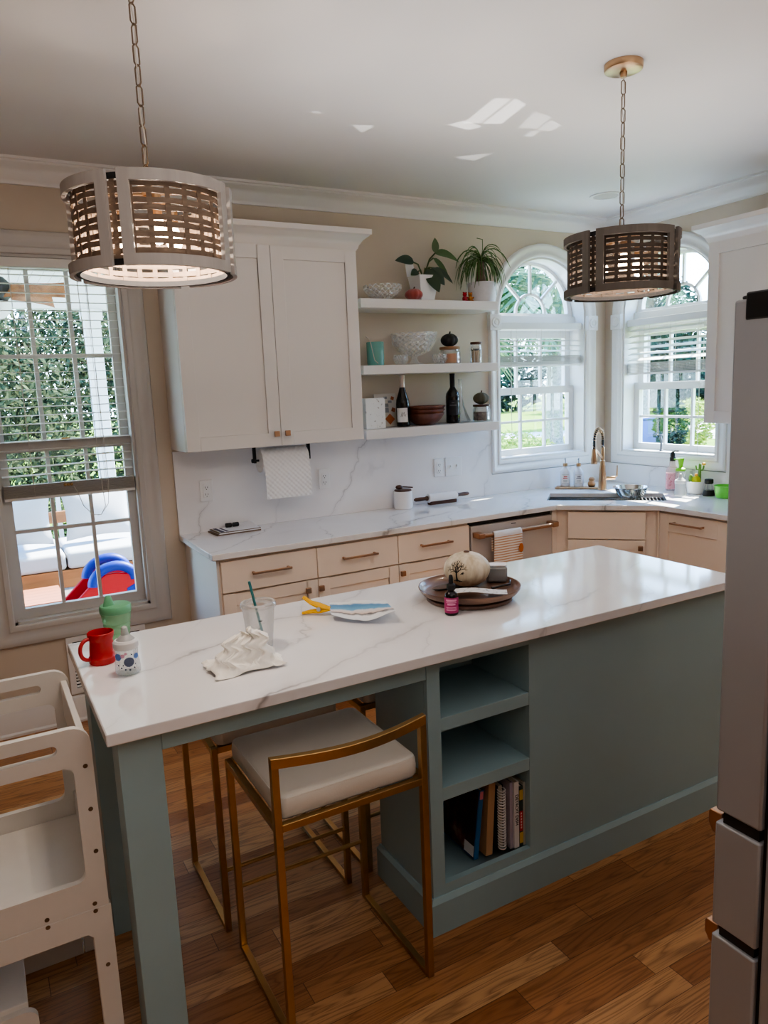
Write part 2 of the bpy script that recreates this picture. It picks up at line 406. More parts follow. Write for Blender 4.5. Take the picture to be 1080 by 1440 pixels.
f, g = sash(WL+t, WRt-t, .58, 1.465, .045, .035, .042, .05, .05, 3, 2, 'y', .018); lo = part('lower_sash', f, X['sash'], w1); part('pane', g, X['glass'], lo)
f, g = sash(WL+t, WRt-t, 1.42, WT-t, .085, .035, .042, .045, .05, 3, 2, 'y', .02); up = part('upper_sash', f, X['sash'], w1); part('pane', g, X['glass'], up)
part('lock', MB().box(-3.705, -3.665, .03, .05, 1.465, 1.478), X['brass'], w1, bevel=.003)

def arched(name, c, ax):
    w = thing(name, None, None, (c, .1, ZB) if ax == 'y' else (.1, c, ZB), kind='structure')
    def mp(u, d, z): return (u, d, z) if ax == 'y' else (d, u, z)
    n = 28; loop = [(c+HF*cos(pi*i/n), ZS+HF*sin(pi*i/n)) for i in range(n+1)]
    N = (0, -1, 0) if ax == 'y' else (-1, 0, 0)
    # jamb lining (reveal)
    full = [(c-HF, ZB), (c+HF, ZB)]+loop
    inn = [(c-HF+.014, ZB+.014), (c+HF-.014, ZB+.014)]+[(c+(HF-.014)*cos(pi*i/n), ZS+(HF-.014)*sin(pi*i/n)) for i in range(n+1)]
    part('jamb', MB().plate(full, [inn], 0, .195, ax), X['trim'], w, smooth=0)
    # casing: straight legs, bottom, arch
    cw = .085
    order = 1 if ax == 'y' else -1
    path = [mp(c-order*HF, 0, ZS), mp(c-order*HF, 0, ZB), mp(c+order*HF, 0, ZB), mp(c+order*HF, 0, ZS)]
    path = list(reversed(path))
    part('casing', MB().sweep(path, scale_prof(cas, cw), N), X['trim'], w, smooth=40)
    arc = [mp(c+order*HF*cos(pi*i/n), 0, ZS+HF*sin(pi*i/n)) for i in range(n+1)]
    part('arch_casing', MB().sweep(list(reversed(arc)), scale_prof(cas, cw), N), X['trim'], w, smooth=50)
    for sd in (-1, 1):
        b = MB(); u = c+sd*(HF+cw/2)
        q = mp(u, -.017, ZS-.045); hs = (.092, .034, .1) if ax == 'y' else (.034, .092, .1); b.obox(q, hs)
        rr = M.Rotation(pi/2, 3, 'X') if ax == 'y' else M.Rotation(-pi/2, 3, 'Y')
        b.lathe([(.0, .004), (.012, .004), (.015, .001), (.02, .001), (.024, .006), (.034, .006), (.036, 0)], mp(u, -.034, ZS-.045), 20, 0, rr)
        part('rosette_block', b, X['trim'], w, bevel=.002)
    # mullion between the arch light and the double hung sashes
    b = MB()
    if ax == 'y': b.box(c-HF+.014, c+HF-.014, .09, .19, ZS-.085, ZS+.012)
    else: b.box(.09, .19, c-HF+.014, c+HF-.014, ZS-.085, ZS+.012)
    part('mullion', b, X['trim'], w, bevel=.003)
    # arched light
    r0, r1 = HF-.014, HF-.055; fr = MB(); zz = ZS+.012
    outer = [(c+r0*cos(pi*i/n), zz-.002+(r0-.01)*sin(pi*i/n)) for i in range(n+1)]
    innr = [(c+r1*cos(pi*i/n), zz+.02+(r1-.012)*sin(pi*i/n)) for i in range(n+1)]
    fr.plate(outer, [innr], .12, .155, ax)
    for k in range(1, 4):
        a = pi*k/4; p0 = (c+.13*cos(a), zz+.02+.13*sin(a)); p1 = (c+(r1+.005)*cos(a), zz+.015+(r1-.008)*sin(a))
        fr.bar(mp(p0[0], .137, p0[1]), mp(p1[0], .137, p1[1]), .018, .018, up=N)
    for i in range(12):
        a, a2 = pi*i/12, pi*(i+1)/12
        fr.bar(mp(c+.13*cos(a), .137, zz+.02+.13*sin(a)), mp(c+.13*cos(a2), .137, zz+.02+.13*sin(a2)), .018, .018, up=N)
    al = part('arched_sash', fr, X['trim'], w, smooth=0)
    part('pane', MB().plate([(c+r1*cos(pi*i/n), zz+.02+(r1-.012)*sin(pi*i/n)) for i in range(n+1)], [], .141, .143, ax), X['glass'], al, smooth=0)
    f, g = sash(c-HF+.014, c+HF-.014, ZB+.012, 1.625, .105, .035, .045, .05, .045, 3, 2, ax); l = part('lower_sash', f, X['trim'], w); part('pane', g, X['glass'], l)
    f, g = sash(c-HF+.014, c+HF-.014, 1.575, ZS-.085, .145, .035, .045, .05, .05, 3, 2, ax); u = part('upper_sash', f, X['trim'], w); part('pane', g, X['glass'], u)
    return w
arched('window_2', XC, 'y'); arched('window_3', YC, 'x')

# blinds
X['slat'] = mat('blind slat', (226, 224, 220), .45)
X['slatgrey'] = mat('blind slat in shade', (176, 168, 160), .5)  # greyer slat copy, the stack's shade is put into its colour
X['cord'] = mat('blind cord', (205, 198, 188), .7)
def blind(name, label, c, half, ztop, zlist, zstack0, zstack1, ax, d, tilt, dep, m, cords):
    mid = (c, d, zstack0) if ax == 'y' else (d, c, zstack0)
    w = thing(name, label, 'window blind', mid)
    def bx(b, u0, u1, e0, e1, z0, z1): b.box(u0, u1, e0, e1, z0, z1) if ax == 'y' else b.box(e0, e1, u0, u1, z0, z1)
    h = MB(); bx(h, c-half, c+half, d-dep/2-.004, d+dep/2+.004, ztop-.045, ztop); part('headrail', h, m, w, bevel=.003)
    s = MB()
    for z in zlist:
        if ax == 'y': s.obox((c, d, z), (2*half-.01, dep, .0022), M.Rotation(tilt, 3, 'X'))
        else: s.obox((d, c, z), (dep, 2*half-.01, .0022), M.Rotation(-tilt, 3, 'Y'))
    if zlist: part('slats', s, m, w, smooth=0)
    st = MB(); k = 0; z = zstack0+.014
    while z < zstack1:
        j = random.uniform(-.002, .002); bx(st, c-half+.005, c+half-.005, d-dep/2+j, d+dep/2+j, z, z+.0032); z += .0062
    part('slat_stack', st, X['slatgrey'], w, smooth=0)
    b = MB(); bx(b, c-half+.004, c+half-.004, d-dep/2, d+dep/2, zstack0, zstack0+.013); part('bottom_rail', b, m, w, bevel=.002)
    for q in cords:
        co = MB()
        for e in (-dep/2-.001, dep/2+.001):
            p0 = (c+q, d+e, zstack0+.01) if ax == 'y' else (d+e, c+q, zstack0+.01)
            co.cyl(p0, (p0[0], p0[1], ztop-.03), .0011, 5)
        part('lift_cord', co, X['cord'], w)
    return w
zl = [1.262+.0415*i for i in range(1, 25) if 1.262+.0415*i < 2.29]
b1 = blind('window_blind', 'white slatted blind half lowered over the tall left window', (WL+WRt)/2, .31, 2.335, zl, 1.185, 1.255, 'y', .017, R(3), .048, X['slat'], (-.17, .17))
cd = MB(); pts = [(-3.56, -.006, 2.28), (-3.552, -.006, 1.8), (-3.545, -.006, 1.35), (-3.54, -.008, 1.2), (-3.535, -.012, 1.12), (-3.56, -.014, 1.075), (-3.60, -.014, 1.08), (-3.64, -.012, 1.13), (-3.66, -.01, 1.2), (-3.675, -.006, 1.235)]
cd.tube(pts, .0018, 6); cd.tube([(-3.52, -.006, 2.28), (-3.512, -.006, 1.6), (-3.508, -.008, 1.24), (-3.52, -.012, 1.13), (-3.55, -.014, 1.09)], .0015, 6)
part('pull_cord', cd, X['cord'], b1)
tb = MB()
for q in (-3.715, -3.7, -3.685): tb.ball((q, -.008, 1.245), .0085, 10, 6)
part('cord_bead', tb, X['brass'], b1)
b2 = blind('window_blind', 'white blind drawn up high on the arched window beside the shelves', XC, HF-.02, ZS-.04, [1.94, 1.905, 1.87], 1.765, 1.84, 'y', .045, R(14), .05, X['slat'], (-.22, 0, .22))
part('wand', MB().cyl((-.86, .012, 2.0), (-.86, .01, 1.3), .002, 6), X['cord'], b2)
b3 = blind('window_blind', 'white slatted blind half lowered on the arched window at right of the sink', YC, HF-.02, ZS-.04, [1.985, 1.945, 1.905, 1.865, 1.825, 1.785], 1.68, 1.76, 'x', .045, R(20), .05, X['slat'], (-.22, 0, .22))
part('pull_cord', MB().cyl((.012, -.8, 2.0), (.012, -.8, 1.12), .0015, 6), X['cord'], b3)
# ------------------------------------------------------------------ back run of cabinets
def shaker(x0, x1, z0, z1, y, th=.02, st=.06, rec=.008):   # front facing -y at plane y
    b = MB()
    b.box(x0, x0+st, y, y+th, z0, z1).box(x1-st, x1, y, y+th, z0, z1).box(x0+st, x1-st, y, y+th, z0, z0+st).box(x0+st, x1-st, y, y+th, z1-st, z1)
    b.box(x0+st, x1-st, y+rec, y+th, z0+st, z1-st); return b
def barpull(cx, y, z, L, ax='x'):
    b = MB(); u = lambda q, d, zz: (cx+q, y+d, zz) if ax == 'x' else (y+d, cx+q, zz)
    b.bar(u(-L/2, -.032, z), u(L/2, -.032, z), .011, .011)
    for s in (-1, 1): b.bar(u(s*(L/2-.012), -.03, z), u(s*(L/2-.012), .0, z), .011, .011)
    return b
def knob(x, y, z):
    return MB().box(x-.006, x+.006, y-.014, y, z-.006, z+.006).box(x-.014, x+.014, y-.026, y-.013, z-.014, z+.014)
YF = -.61
def base_unit(name, label, x0, x1, drawers, doors, left_end=False):
    w = thing(name, label, 'base cabinet', ((x0+x1)/2, -.3, 0))
    b = MB().box(x0, x1, YF+.022, -.005, .1, .884).box(x0, x1, YF+.07, -.005, 0, .1)
    part('carcass', b, X['cream'], w, bevel=.001)
    if left_end:
        part('end_panel', MB().box(x0-.012, x0-.0005, YF+.02, -.004, 0, .884), X['cab'], w)
    for (a, c, side) in drawers:
        d = part('drawer', MB().box(a, c, YF, YF+.02, .712, .868), X['cream'], w, bevel=.0025)
        part('handle', barpull((a+c)/2-.002, YF, .797, .205), X['bronze'], d, bevel=.002)
    for (a, c, k) in doors:
        d = part('door', shaker(a, c, .115, .705, YF), X['cream'], w, bevel=.0018)
        part('knob', knob(k, YF, .66), X['bronze'], d, bevel=.002)
    return w
base_unit('base_cabinet', 'white base cabinet with two drawers under the notebook end of the counter', -3.135, -2.1515, [(-3.13, -2.633, 0), (-2.629, -2.153, 0)], [(-3.13, -2.633, -2.695), (-2.629, -2.153, -2.622)], True)
base_unit('base_cabinet', 'white base cabinet with a single drawer beside the dishwasher', -2.1505, -1.676, [(-2.149, -1.679, 0)], [(-2.149, -1.679, -2.135)])
# dishwasher
w = thing('dishwasher', 'stainless dishwasher with a bronze bar handle under the back counter', 'dishwasher', (-1.365, -.3, 0))
part('cabinet_body', MB().box(-1.672, -1.062, YF+.03, -.006, .1, .882).box(-1.66, -1.07, YF+.08, -.006, 0, .1), X['softblack'], w)
part('door', MB().box(-1.668, -1.066, YF-.005, YF+.03, .11, .857), X['dwsteel'], w, bevel=.004)
part('control_strip', MB().box(-1.668, -1.066, YF+.012, YF+.03, .8575, .881), X['black'], w)
hb = MB().cyl((-1.645, -.668, .806), (-1.085, -.668, .806), .013, 14)
part('handle', hb, X['bronze'], w)
for x in (-1.64, -1.09): part('handle_bracket', MB().box(x-.022, x+.022, -.683, -.616, .792, .824), X['bronze'], w, bevel=.005)
part('badge', MB().box(-1.38, -1.345, YF-.0062, YF-.0052, .838, .843), X['gap'], w)
# towel over the handle
m, nt, out = newmat('striped tea towel'); T = NT(nt); ox, oy, oz = T.xyz(T.obj())
st_ = T.math('GREATER_THAN', T.math('FRACT', T.math('MULTIPLY', oz, 68)), .6)
tm = T.mix(T.math('GREATER_THAN', oz, -.03), T.mix(st_, lin((240, 232, 224)), lin((205, 160, 128))), lin((244, 244, 248)))
bb = T.bsdf(tm, .9); T.l(bb.outputs[0], out.inputs[0])
def towel(u, v):
    x = -1.556+.2*u-.012*v*(1-u)*1.0; s = v*.42
    wv = .003*sin(u*9+v*2)*v
    if s < .02: return (x, -.655+wv, .806-.1+s*5)
    if s < .06:
        a = pi*(s-.02)/.04; return (x, -.668+.0165*cos(a), .806+.0165*sin(a)+.002)
    return (x, -.6865-.004*v+wv, .806-(s-.06)*.72)
tw = one('tea_towel', MB().grid(towel, 14, 40), m, 'striped white and orange tea towel hanging over the dishwasher handle', 'towel', (-1.456, -.69, .82))
sd = tw.modifiers.new('t', 'SOLIDIFY'); sd.thickness = .002
pk = MB().ball((-1.372, -.696, .708), .017, 12, 8, 0, (1, .12, 1.6)); part('pumpkin_print', pk, mat('orange pumpkin print', (196, 112, 44), .9), tw)
# corner sink cabinet (front runs diagonally)
D = sqrt(.5); A0 = V((-1.02, -.612, 0)); B0 = V((-.612, -1.02, 0)); dv = (B0-A0).normalized(); nv = V((-D, -D, 0)); LD = (B0-A0).length
w = thing('corner_sink_cabinet', 'white diagonal corner sink cabinet with a false drawer front', 'base cabinet', (-.5, -.5, 0))
cb = MB(); P_ = [(-1.058, -.006), (-1.058, -.59), (-1.012, -.59), (-.59, -1.012), (-.59, -1.03), (-.006, -1.03), (-.006, -.006)]
cb.plate(P_, [], .1, .66); cb.plate([(-1.058, -.59), (-1.012, -.59), (-.59, -1.012), (-.59, -1.03), (-.57, -1.03), (-.57, -1.0), (-1.0, -.57), (-1.058, -.57)], [], .66, .884); cb.plate([(-1.058, -.006), (-1.058, -.53), (-1.0, -.53), (-.53, -1.0), (-.53, -1.03), (-.006, -1.03), (-.006, -.006)], [], 0, .1)
part('carcass', cb, X['cream'], w)
part('filler_strip', MB().box(-1.058, -1.022, YF, YF+.021, .11, .884), X['cream'], w, bevel=.002)
part('filler_strip', MB().box(YF, YF+.021, -1.034, -1.022, .11, .884), X['cream'], w, bevel=.002)
rot45 = M.Rotation(-pi/4, 3, 'Z')
def diag(s0, s1, z0, z1, d0, d1, mb=None):          # box in the diagonal front's own frame
    mb = mb or MB(); mid = A0+dv*((s0+s1)/2)+nv*((d0+d1)/2-.0); mb.obox((mid.x, mid.y, (z0+z1)/2), (s1-s0, abs(d1-d0), z1-z0), rot45); return mb
dr = part('false_drawer', diag(.065, LD-.065, .705, .87, 0, .018), X['cream'], w, bevel=.002)
dd = MB(); diag(.065, LD-.065, .115, .698, 0, .010, dd)
for (a, b, c, d) in ((.065, .12, .115, .698), (LD-.12, LD-.065, .115, .698), (.12, LD-.12, .115, .17), (.12, LD-.12, .643, .698)): diag(a, b, c, d, .0, .018, dd)
door = part('door', dd, X['cream'], w, bevel=.0015)
part('knob', diag(LD-.105, LD-.077, .640, .668, .02, .044), X['bronze'], door, bevel=.002)
# right hand run under window_3
w = thing('pull_out_cabinet', 'white pull-out cabinet with a horizontal bar handle at right of the sink', 'base cabinet', (-.3, -1.27, 0))
part('carcass', MB().box(YF+.022, -.006, -1.49, -1.036, .1, .884).box(YF+.07, -.006, -1.49, -1.036, 0, .1), X['cream'], w)
b = MB()
for (y0, y1, z0, z1, r) in ((-1.486, -1.426, .115, .868, 0), (-1.1, -1.038, .115, .868, 0), (-1.426, -1.1, .115, .175, 0), (-1.426, -1.1, .765, .868, 0), (-1.426, -1.1, .175, .765, .009)): b.box(YF+r, YF+.02, y0, y1, z0, z1)
d = part('door', b, X['cream'], w, bevel=.0018)
part('handle', barpull(-1.243, YF, .822, .215, 'y'), X['bronze'], d, bevel=.002)
w = thing('base_cabinet', 'white base cabinet on the right wall behind the fridge', 'base cabinet', (-.3, -1.95, 0))
part('carcass', MB().box(YF+.022, -.006, -2.4, -1.492, .1, .884).box(YF+.07, -.006, -2.4, -1.492, 0, .1), X['cream'], w)
part('door', MB().box(YF, YF+.02, -2.396, -1.495, .115, .868), X['cream'], w, bevel=.002)
# worktop with sink cut-out
cx0 = -3.176
sk = [V((-.958, -.452, 0)), V((-.452, -.958, 0)), V((-.452, -.958, 0))+V((.225, .225, 0)), V((-.958, -.452, 0))+V((.225, .225, 0))]
top = [(cx0, -.006), (cx0, -.636), (-1.052, -.636), (-.636, -1.052), (-.636, -2.42), (-.006, -2.42), (-.006, -.006)]
one('countertop', MB().plate(top, [[(p.x, p.y) for p in sk]], .885, .915), X['quartz'], 'long white veined quartz worktop with the corner sink, along both walls', 'countertop', (-1.6, -.3, .885), bevel=.003, smooth=30)
SPT = 1.368
one('backsplash', MB().plate([(-3.174, .9155), (-.002, .9155), (-.002, 1.052), (-1.056, 1.052), (-1.056, SPT), (-3.174, SPT)], [], -.016, -.001, 'y'), X['quartz'], 'tall veined quartz backsplash behind the outlets on the back wall', 'backsplash', (-2, -.008, .915), bevel=.001)
one('backsplash', MB().plate([(-2.42, .9155), (-.018, .9155), (-.018, 1.052), (-1.034, 1.052), (-1.034, SPT), (-2.42, SPT)], [], -.016, -.001, 'x'), X['quartz'], 'veined quartz backsplash under the window right of the sink', 'backsplash', (-.008, -1.2, .915), bevel=.001)
# sink
w = thing('corner_sink', 'stainless undermount corner sink set diagonally', 'sink', (-.59, -.59, .70))
U = V((D, -D, 0)); Wd = V((D, D, 0)); c0 = V((-.958, -.452, 0))
LS = .7156; WS = .318
def sp(a, b, z): q = c0+U*a+Wd*b; return (q.x, q.y, z)
b = MB(); t = .004
for (a0, a1, b0, b1) in ((-t, 0, -t, WS+t), (LS, LS+t, -t, WS+t), (0, LS, -t, 0), (0, LS, WS, WS+t)):
    q = [sp(a0, b0, .69), sp(a1, b0, .69), sp(a1, b1, .69), sp(a0, b1, .69)]; b.add(q+[(x, y, .884) for x, y, z in q], [(3,2,1,0),(4,5,6,7),(0,1,5,4),(1,2,6,5),(2,3,7,6),(3,0,4,7)])
q = [sp(-t, -t, .686), sp(LS+t, -t, .686), sp(LS+t, WS+t, .686), sp(-t, WS+t, .686)]; b.add(q+[(x, y, .69) for x, y, z in q], [(3,2,1,0),(4,5,6,7),(0,1,5,4),(1,2,6,5),(2,3,7,6),(3,0,4,7)])
part('basin', b, X['steel'], w, smooth=0)
b = MB()
for i in range(9):
    a = .52+.022*i; b.cyl(sp(a, .01, .888), sp(a, WS-.01, .888), .004, 8)
b.cyl(sp(.51, .012, .888), sp(.71, .012, .888), .004, 8).cyl(sp(.51, WS-.012, .888), sp(.71, WS-.012, .888), .004, 8)
one('drying_rack', b, X['steel'], 'small steel rod drying rack across the right end of the sink', 'rack', sp(.6, .16, .888))
# colander bowl
bc = (-.45, -.672, .898)
b = MB().lathe([(.04, 0), (.06, .004), (.088, .03), (.102, .062), (.108, .071), (.112, .072), (.112, .0745), (.106, .0745), (.099, .063), (.085, .032), (.058, .007), (0, .004)], bc, 40)
one('mixing_bowl', b, X['chrome'], 'round polished steel bowl resting over the sink', 'bowl', bc)
# faucet
w = thing('faucet', 'champagne bronze spring neck kitchen faucet behind the sink', 'faucet', (-.39, -.367, .915))
fx, fy = -.39, -.367
part('base', MB().lathe([(.03, 0), (.031, .006), (.027, .012), (.026, .06), (.022, .13), (.019, .17), (.0, .17)], (fx, fy, .9155), 24), X['nickel'], w)
part('column', MB().lathe([(.017, 0), (.017, .03), (.013, .034), (.012, .12), (0, .12)], (fx, fy, 1.085), 20), X['nickel'], w)
hd = V((-.95, -.32, 0)).normalized(); hp = []
for i in range(25):
    a = pi*i/24; hp.append(V((fx, fy, 1.255))+hd*(.062*(1-cos(a)))+V((0, 0, .075*sin(a))))
hp = [V((fx, fy, 1.2))]+hp+[V((fx, fy, 1.2))+hd*.124]
part('hose', MB().tube(hp, .008, 10), X['softblack'], w)
co = []; n = 17*10
def along(s):
    k = s*(len(hp)-1); i = min(int(k), len(hp)-2); return hp[i].lerp(hp[i+1], k-i), (hp[i+1]-hp[i]).normalized()
for i in range(n+1):
    p, t = along(i/n); sd = V((0,0,1)).cross(hd).normalized(); nn = sd.cross(t).normalized(); a = 2*pi*i/10
    co.append(p+sd*(.0125*cos(a))+nn*(.0125*sin(a)))
part('spring', MB().tube(co, .0022, 6), X['nickel'], w)
e = V((fx, fy, 0))+hd*.124
part('spray_head', MB().lathe([(.0, 0), (.021, 0), (.022, .004), (.022, .03), (.016, .075), (.013, .1), (0, .1)], (e.x, e.y, 1.105), 20), X['nickel'], w)
part('support_arm', MB().bar(V((fx, fy, 1.13)), V((e.x, e.y, 1.2))-hd*.012, .012, .016), X['nickel'], w, bevel=.003)
hl = V((.86, -.5, 0))
h0 = V((fx, fy, .995)); part('handle', MB().cyl(h0, h0+hl*.085, .012, 14).tube([h0+hl*.08, h0+hl*.098+V((0,0,.015)), h0+hl*.1+V((0,0,.085))], [.006, .006, .004], 10), X['nickel'], w)

# upper cabinets
UC0, UC1, UZ0, UZ1 = -3.174, -2.182, 1.379, 2.405
w = thing('wall_cabinet', 'tall white two door wall cabinet over the paper towel', 'wall cabinet', ((UC0+UC1)/2, -.17, UZ0))
part('carcass', MB().box(UC0, UC1, -.309, -.002, UZ0, UZ1), X['cab'], w, bevel=.002)
mid = -2.6735
for (a, c, k) in ((UC0+.002, mid-.0012, mid-.03), (mid+.0012, UC1-.002, mid+.03)):
    d = part('door', shaker(a, c, UZ0+.003, 2.395, -.33, .02, .068), X['cab'], w, bevel=.0015)
    part('knob', knob(k, -.33, 1.445), X['bronze'], d, bevel=.002)
uc = [(-.02, .002), (.002, 0), (.003, .006), (.008, .01), (.012, .024), (.03, .05), (.052, .066), (.06, .074), (.066, .076), (.066, .102), (-.02, .102)]
part('crown_moulding', MB().sweep([(UC0, -.002, UZ1-.014), (UC0, -.33, UZ1-.014), (UC1, -.33, UZ1-.014), (UC1, -.002, UZ1-.014)], [(-a, b) for a, b in uc], (0, 0, 1)).box(UC0, UC1, -.33, -.002, UZ1+.07, UZ1+.088), X['cab'], w, smooth=50)
w = thing('wall_cabinet', 'white wall cabinet with crown at the right edge above the fridge line', 'wall cabinet', (-.17, -1.6, UZ0))
part('carcass', MB().box(-.309, -.002, -2.2, -1.1, UZ0, UZ1), X['cab'], w, bevel=.002)
for (a, c) in ((-1.648, -1.102), (-2.198, -1.652)):
    b = MB(); st = .068
    for (y0, y1, z0, z1, r) in ((a, a+st, UZ0+.003, 2.395, 0), (c-st, c, UZ0+.003, 2.395, 0), (a+st, c-st, UZ0+.003, UZ0+.07, 0), (a+st, c-st, 2.327, 2.395, 0), (a+st, c-st, UZ0+.07, 2.327, .008)): b.box(-.33+r, -.31, y0, y1, z0, z1)
    part('door', b, X['cab'], w, bevel=.0015)
part('crown_moulding', MB().sweep([(-.002, -2.2, UZ1-.014), (-.33, -2.2, UZ1-.014), (-.33, -1.1, UZ1-.014), (-.002, -1.1, UZ1-.014)], [(a, b) for a, b in uc], (0, 0, 1)).box(-.33, -.002, -2.2, -1.1, UZ1+.07, UZ1+.088), X['cab'], w, smooth=50)

# floating shelves
SY = -.25
SH = ((1.366, 1.424, 'lowest'), (1.734, 1.788, 'middle'), (2.102, 2.157, 'top'))
for z0, z1, q in SH:
    one('floating_shelf', MB().box(-2.125, -1.168, SY, -.001, z0+.003, z1), X['cab'], {'lowest': 'lowest white floating shelf, holding the wine bottles', 'middle': 'middle white floating shelf, holding the crystal bowl', 'top': 'top white floating shelf, holding the potted plants'}[q], 'shelf', (-1.65, -.125, z0), group='floating shelves', bevel=.003)

# outlets and switches
def outlet(x, z, label, n=1):
    w = thing('wall_outlet', label, 'outlet', (x, -.017, z), group='wall outlets')
    part('plate', MB().box(-.036, .036, -.006, 0, -.059, .059), X['white'], w, True, bevel=.003)
    part('socket', MB().box(-.018, .018, -.009, -.006, -.036, .036), X['white'], w, True, bevel=.002)
    s = MB()
    for q in (-.019, .019):
        s.box(-.008, -.0055, -.0096, -.009, q-.005, q+.005).box(.0055, .008, -.0096, -.009, q-.004, q+.004).lathe([(.0025, 0), (.0025, .0006)], (0, -.009, q-.011), 8, 0, M.Rotation(pi/2, 3, 'X'))
    part('slots', s, X['softblack'], w, True)
    return w
o0 = outlet(-3.01, 1.143, 'white wall outlet above the notebook')
dup(o0, (-2.30, -.017, 1.141), 0, 'white wall outlet right of the paper towel')
dup(o0, (-1.487, -.017, 1.138), 0, 'white wall outlet beside the double switch')
w = thing('light_switch', 'white double toggle switch plate beside the shelf end', 'switch', (-1.373, -.017, 1.137))
part('plate', MB().box(-.064, .064, -.006, 0, -.062, .062), X['white'], w, True, bevel=.003)
for q in (-.024, .024): part('toggle', MB().box(q-.005, q+.005, -.017, -.006, -.003, .011).box(q-.007, q+.007, -.0075, -.006, -.014, .014), X['white'], w, True, bevel=.001)
# wall vent behind the island
w = thing('wall_vent', 'white framed return vent with dark slats low on the wall', 'vent', (-3.62, -.003, .14))
part('vent_frame', MB().plate([(-3.797, .15), (-3.40, .15), (-3.40, .46), (-3.797, .46)], [[(-3.767, .18), (-3.43, .18), (-3.43, .43), (-3.767, .43)]], -.016, -.002, 'y'), X['trim'], w, bevel=.002)
b = MB()
for i in range(14): b.obox((-3.5985, -.009, .19+.0175*i), (.335, .012, .0015), M.Rotation(R(35), 3, 'X'))
part('slats', b, X['trim'], w, smooth=0)
part('dark_backing', MB().box(-3.767, -3.43, -.0025, -.0015, .18, .43), X['softblack'], w)
# ------------------------------------------------------------------ island
IX0, IX1, IY0, IY1 = -3.913, -1.671, -2.3315, -1.601
one('countertop', MB().plate([(IX0, IY0), (IX1, IY0), (IX1, IY1), (IX0, IY1)], [], .885, .915), X['quartz'], 'white veined quartz island top in the foreground', 'countertop', (-2.8, -1.97, .885), bevel=.003, smooth=30)
w = thing('kitchen_island', 'blue green kitchen island base with open cubby shelves and legs', 'kitchen island', (-2.4, -2.1, 0))
BX0, BX1, BF, BB = -3.035, -1.70, -2.28, -1.955
b = MB()   # carcass with the cubby hollow
cubx0, cubx1 = -2.99, -2.656
b.plate([(BX0, .0), (BX1, .0), (BX1, .8845), (BX0, .8845)], [[(cubx0, .152), (cubx1, .152), (cubx1, .848), (cubx0, .848)]], BF, BF+.019, 'y')
b.box(BX0, BX0+.019, BF+.019, BB, 0, .8845).box(BX1-.019, BX1, BF+.019, -1.66, 0, .8845).box(BX0+.019, BX1-.019, BB-.019, BB, 0, .8845)
b.box(cubx1, cubx1+.016, BF+.019, BB-.019, 0, .8845).box(cubx0-.016, cubx0, BF+.019, BB-.019, .1, .8845)
b.box(cubx0, cubx1, BF+.019, BB-.019, .134, .152).box(cubx0, cubx1, BF+.019, BB-.019, .848, .866)
b.box(-2.58, BX1-.019, BB, -1.66, 0, .8845)
part('carcass', b, X['teal'], w, bevel=.0015)
for z in (.69, .468):
    part('shelf', MB().box(cubx0, cubx1, BF+.001, BB-.02, z-.042, z), X['teal'], w, bevel=.0015)
bb = [(0, 0), (.013, 0), (.013, .104), (.008, .112), (.004, .119), (0, .119)]
part('baseboard', MB().sweep([(-2.59, BB, 0), (BX0, BB, 0), (BX0, BF, 0), (BX1, BF, 0), (BX1, -1.66, 0)], [(-a, z) for a, z in bb], (0, 0, 1)), X['teal'], w, smooth=30)
part('leg', MB().box(-3.885, -3.785, -2.28, -2.18, 0, .8845), X['teal'], w, bevel=.002)
part('leg', MB().box(-3.885, -3.785, -1.76, -1.66, 0, .8845), X['teal'], w, bevel=.002)
part('apron', MB().box(-3.7845, -3.036, -2.279, -2.26, .821, .8845), X['teal'], w, bevel=.0015)
part('apron', MB().box(-3.7845, -2.581, -1.68, -1.661, .821, .8845), X['teal'], w, bevel=.0015)
part('apron', MB().box(-3.884, -3.865, -2.179, -1.761, .821, .8845), X['teal'], w, bevel=.0015)

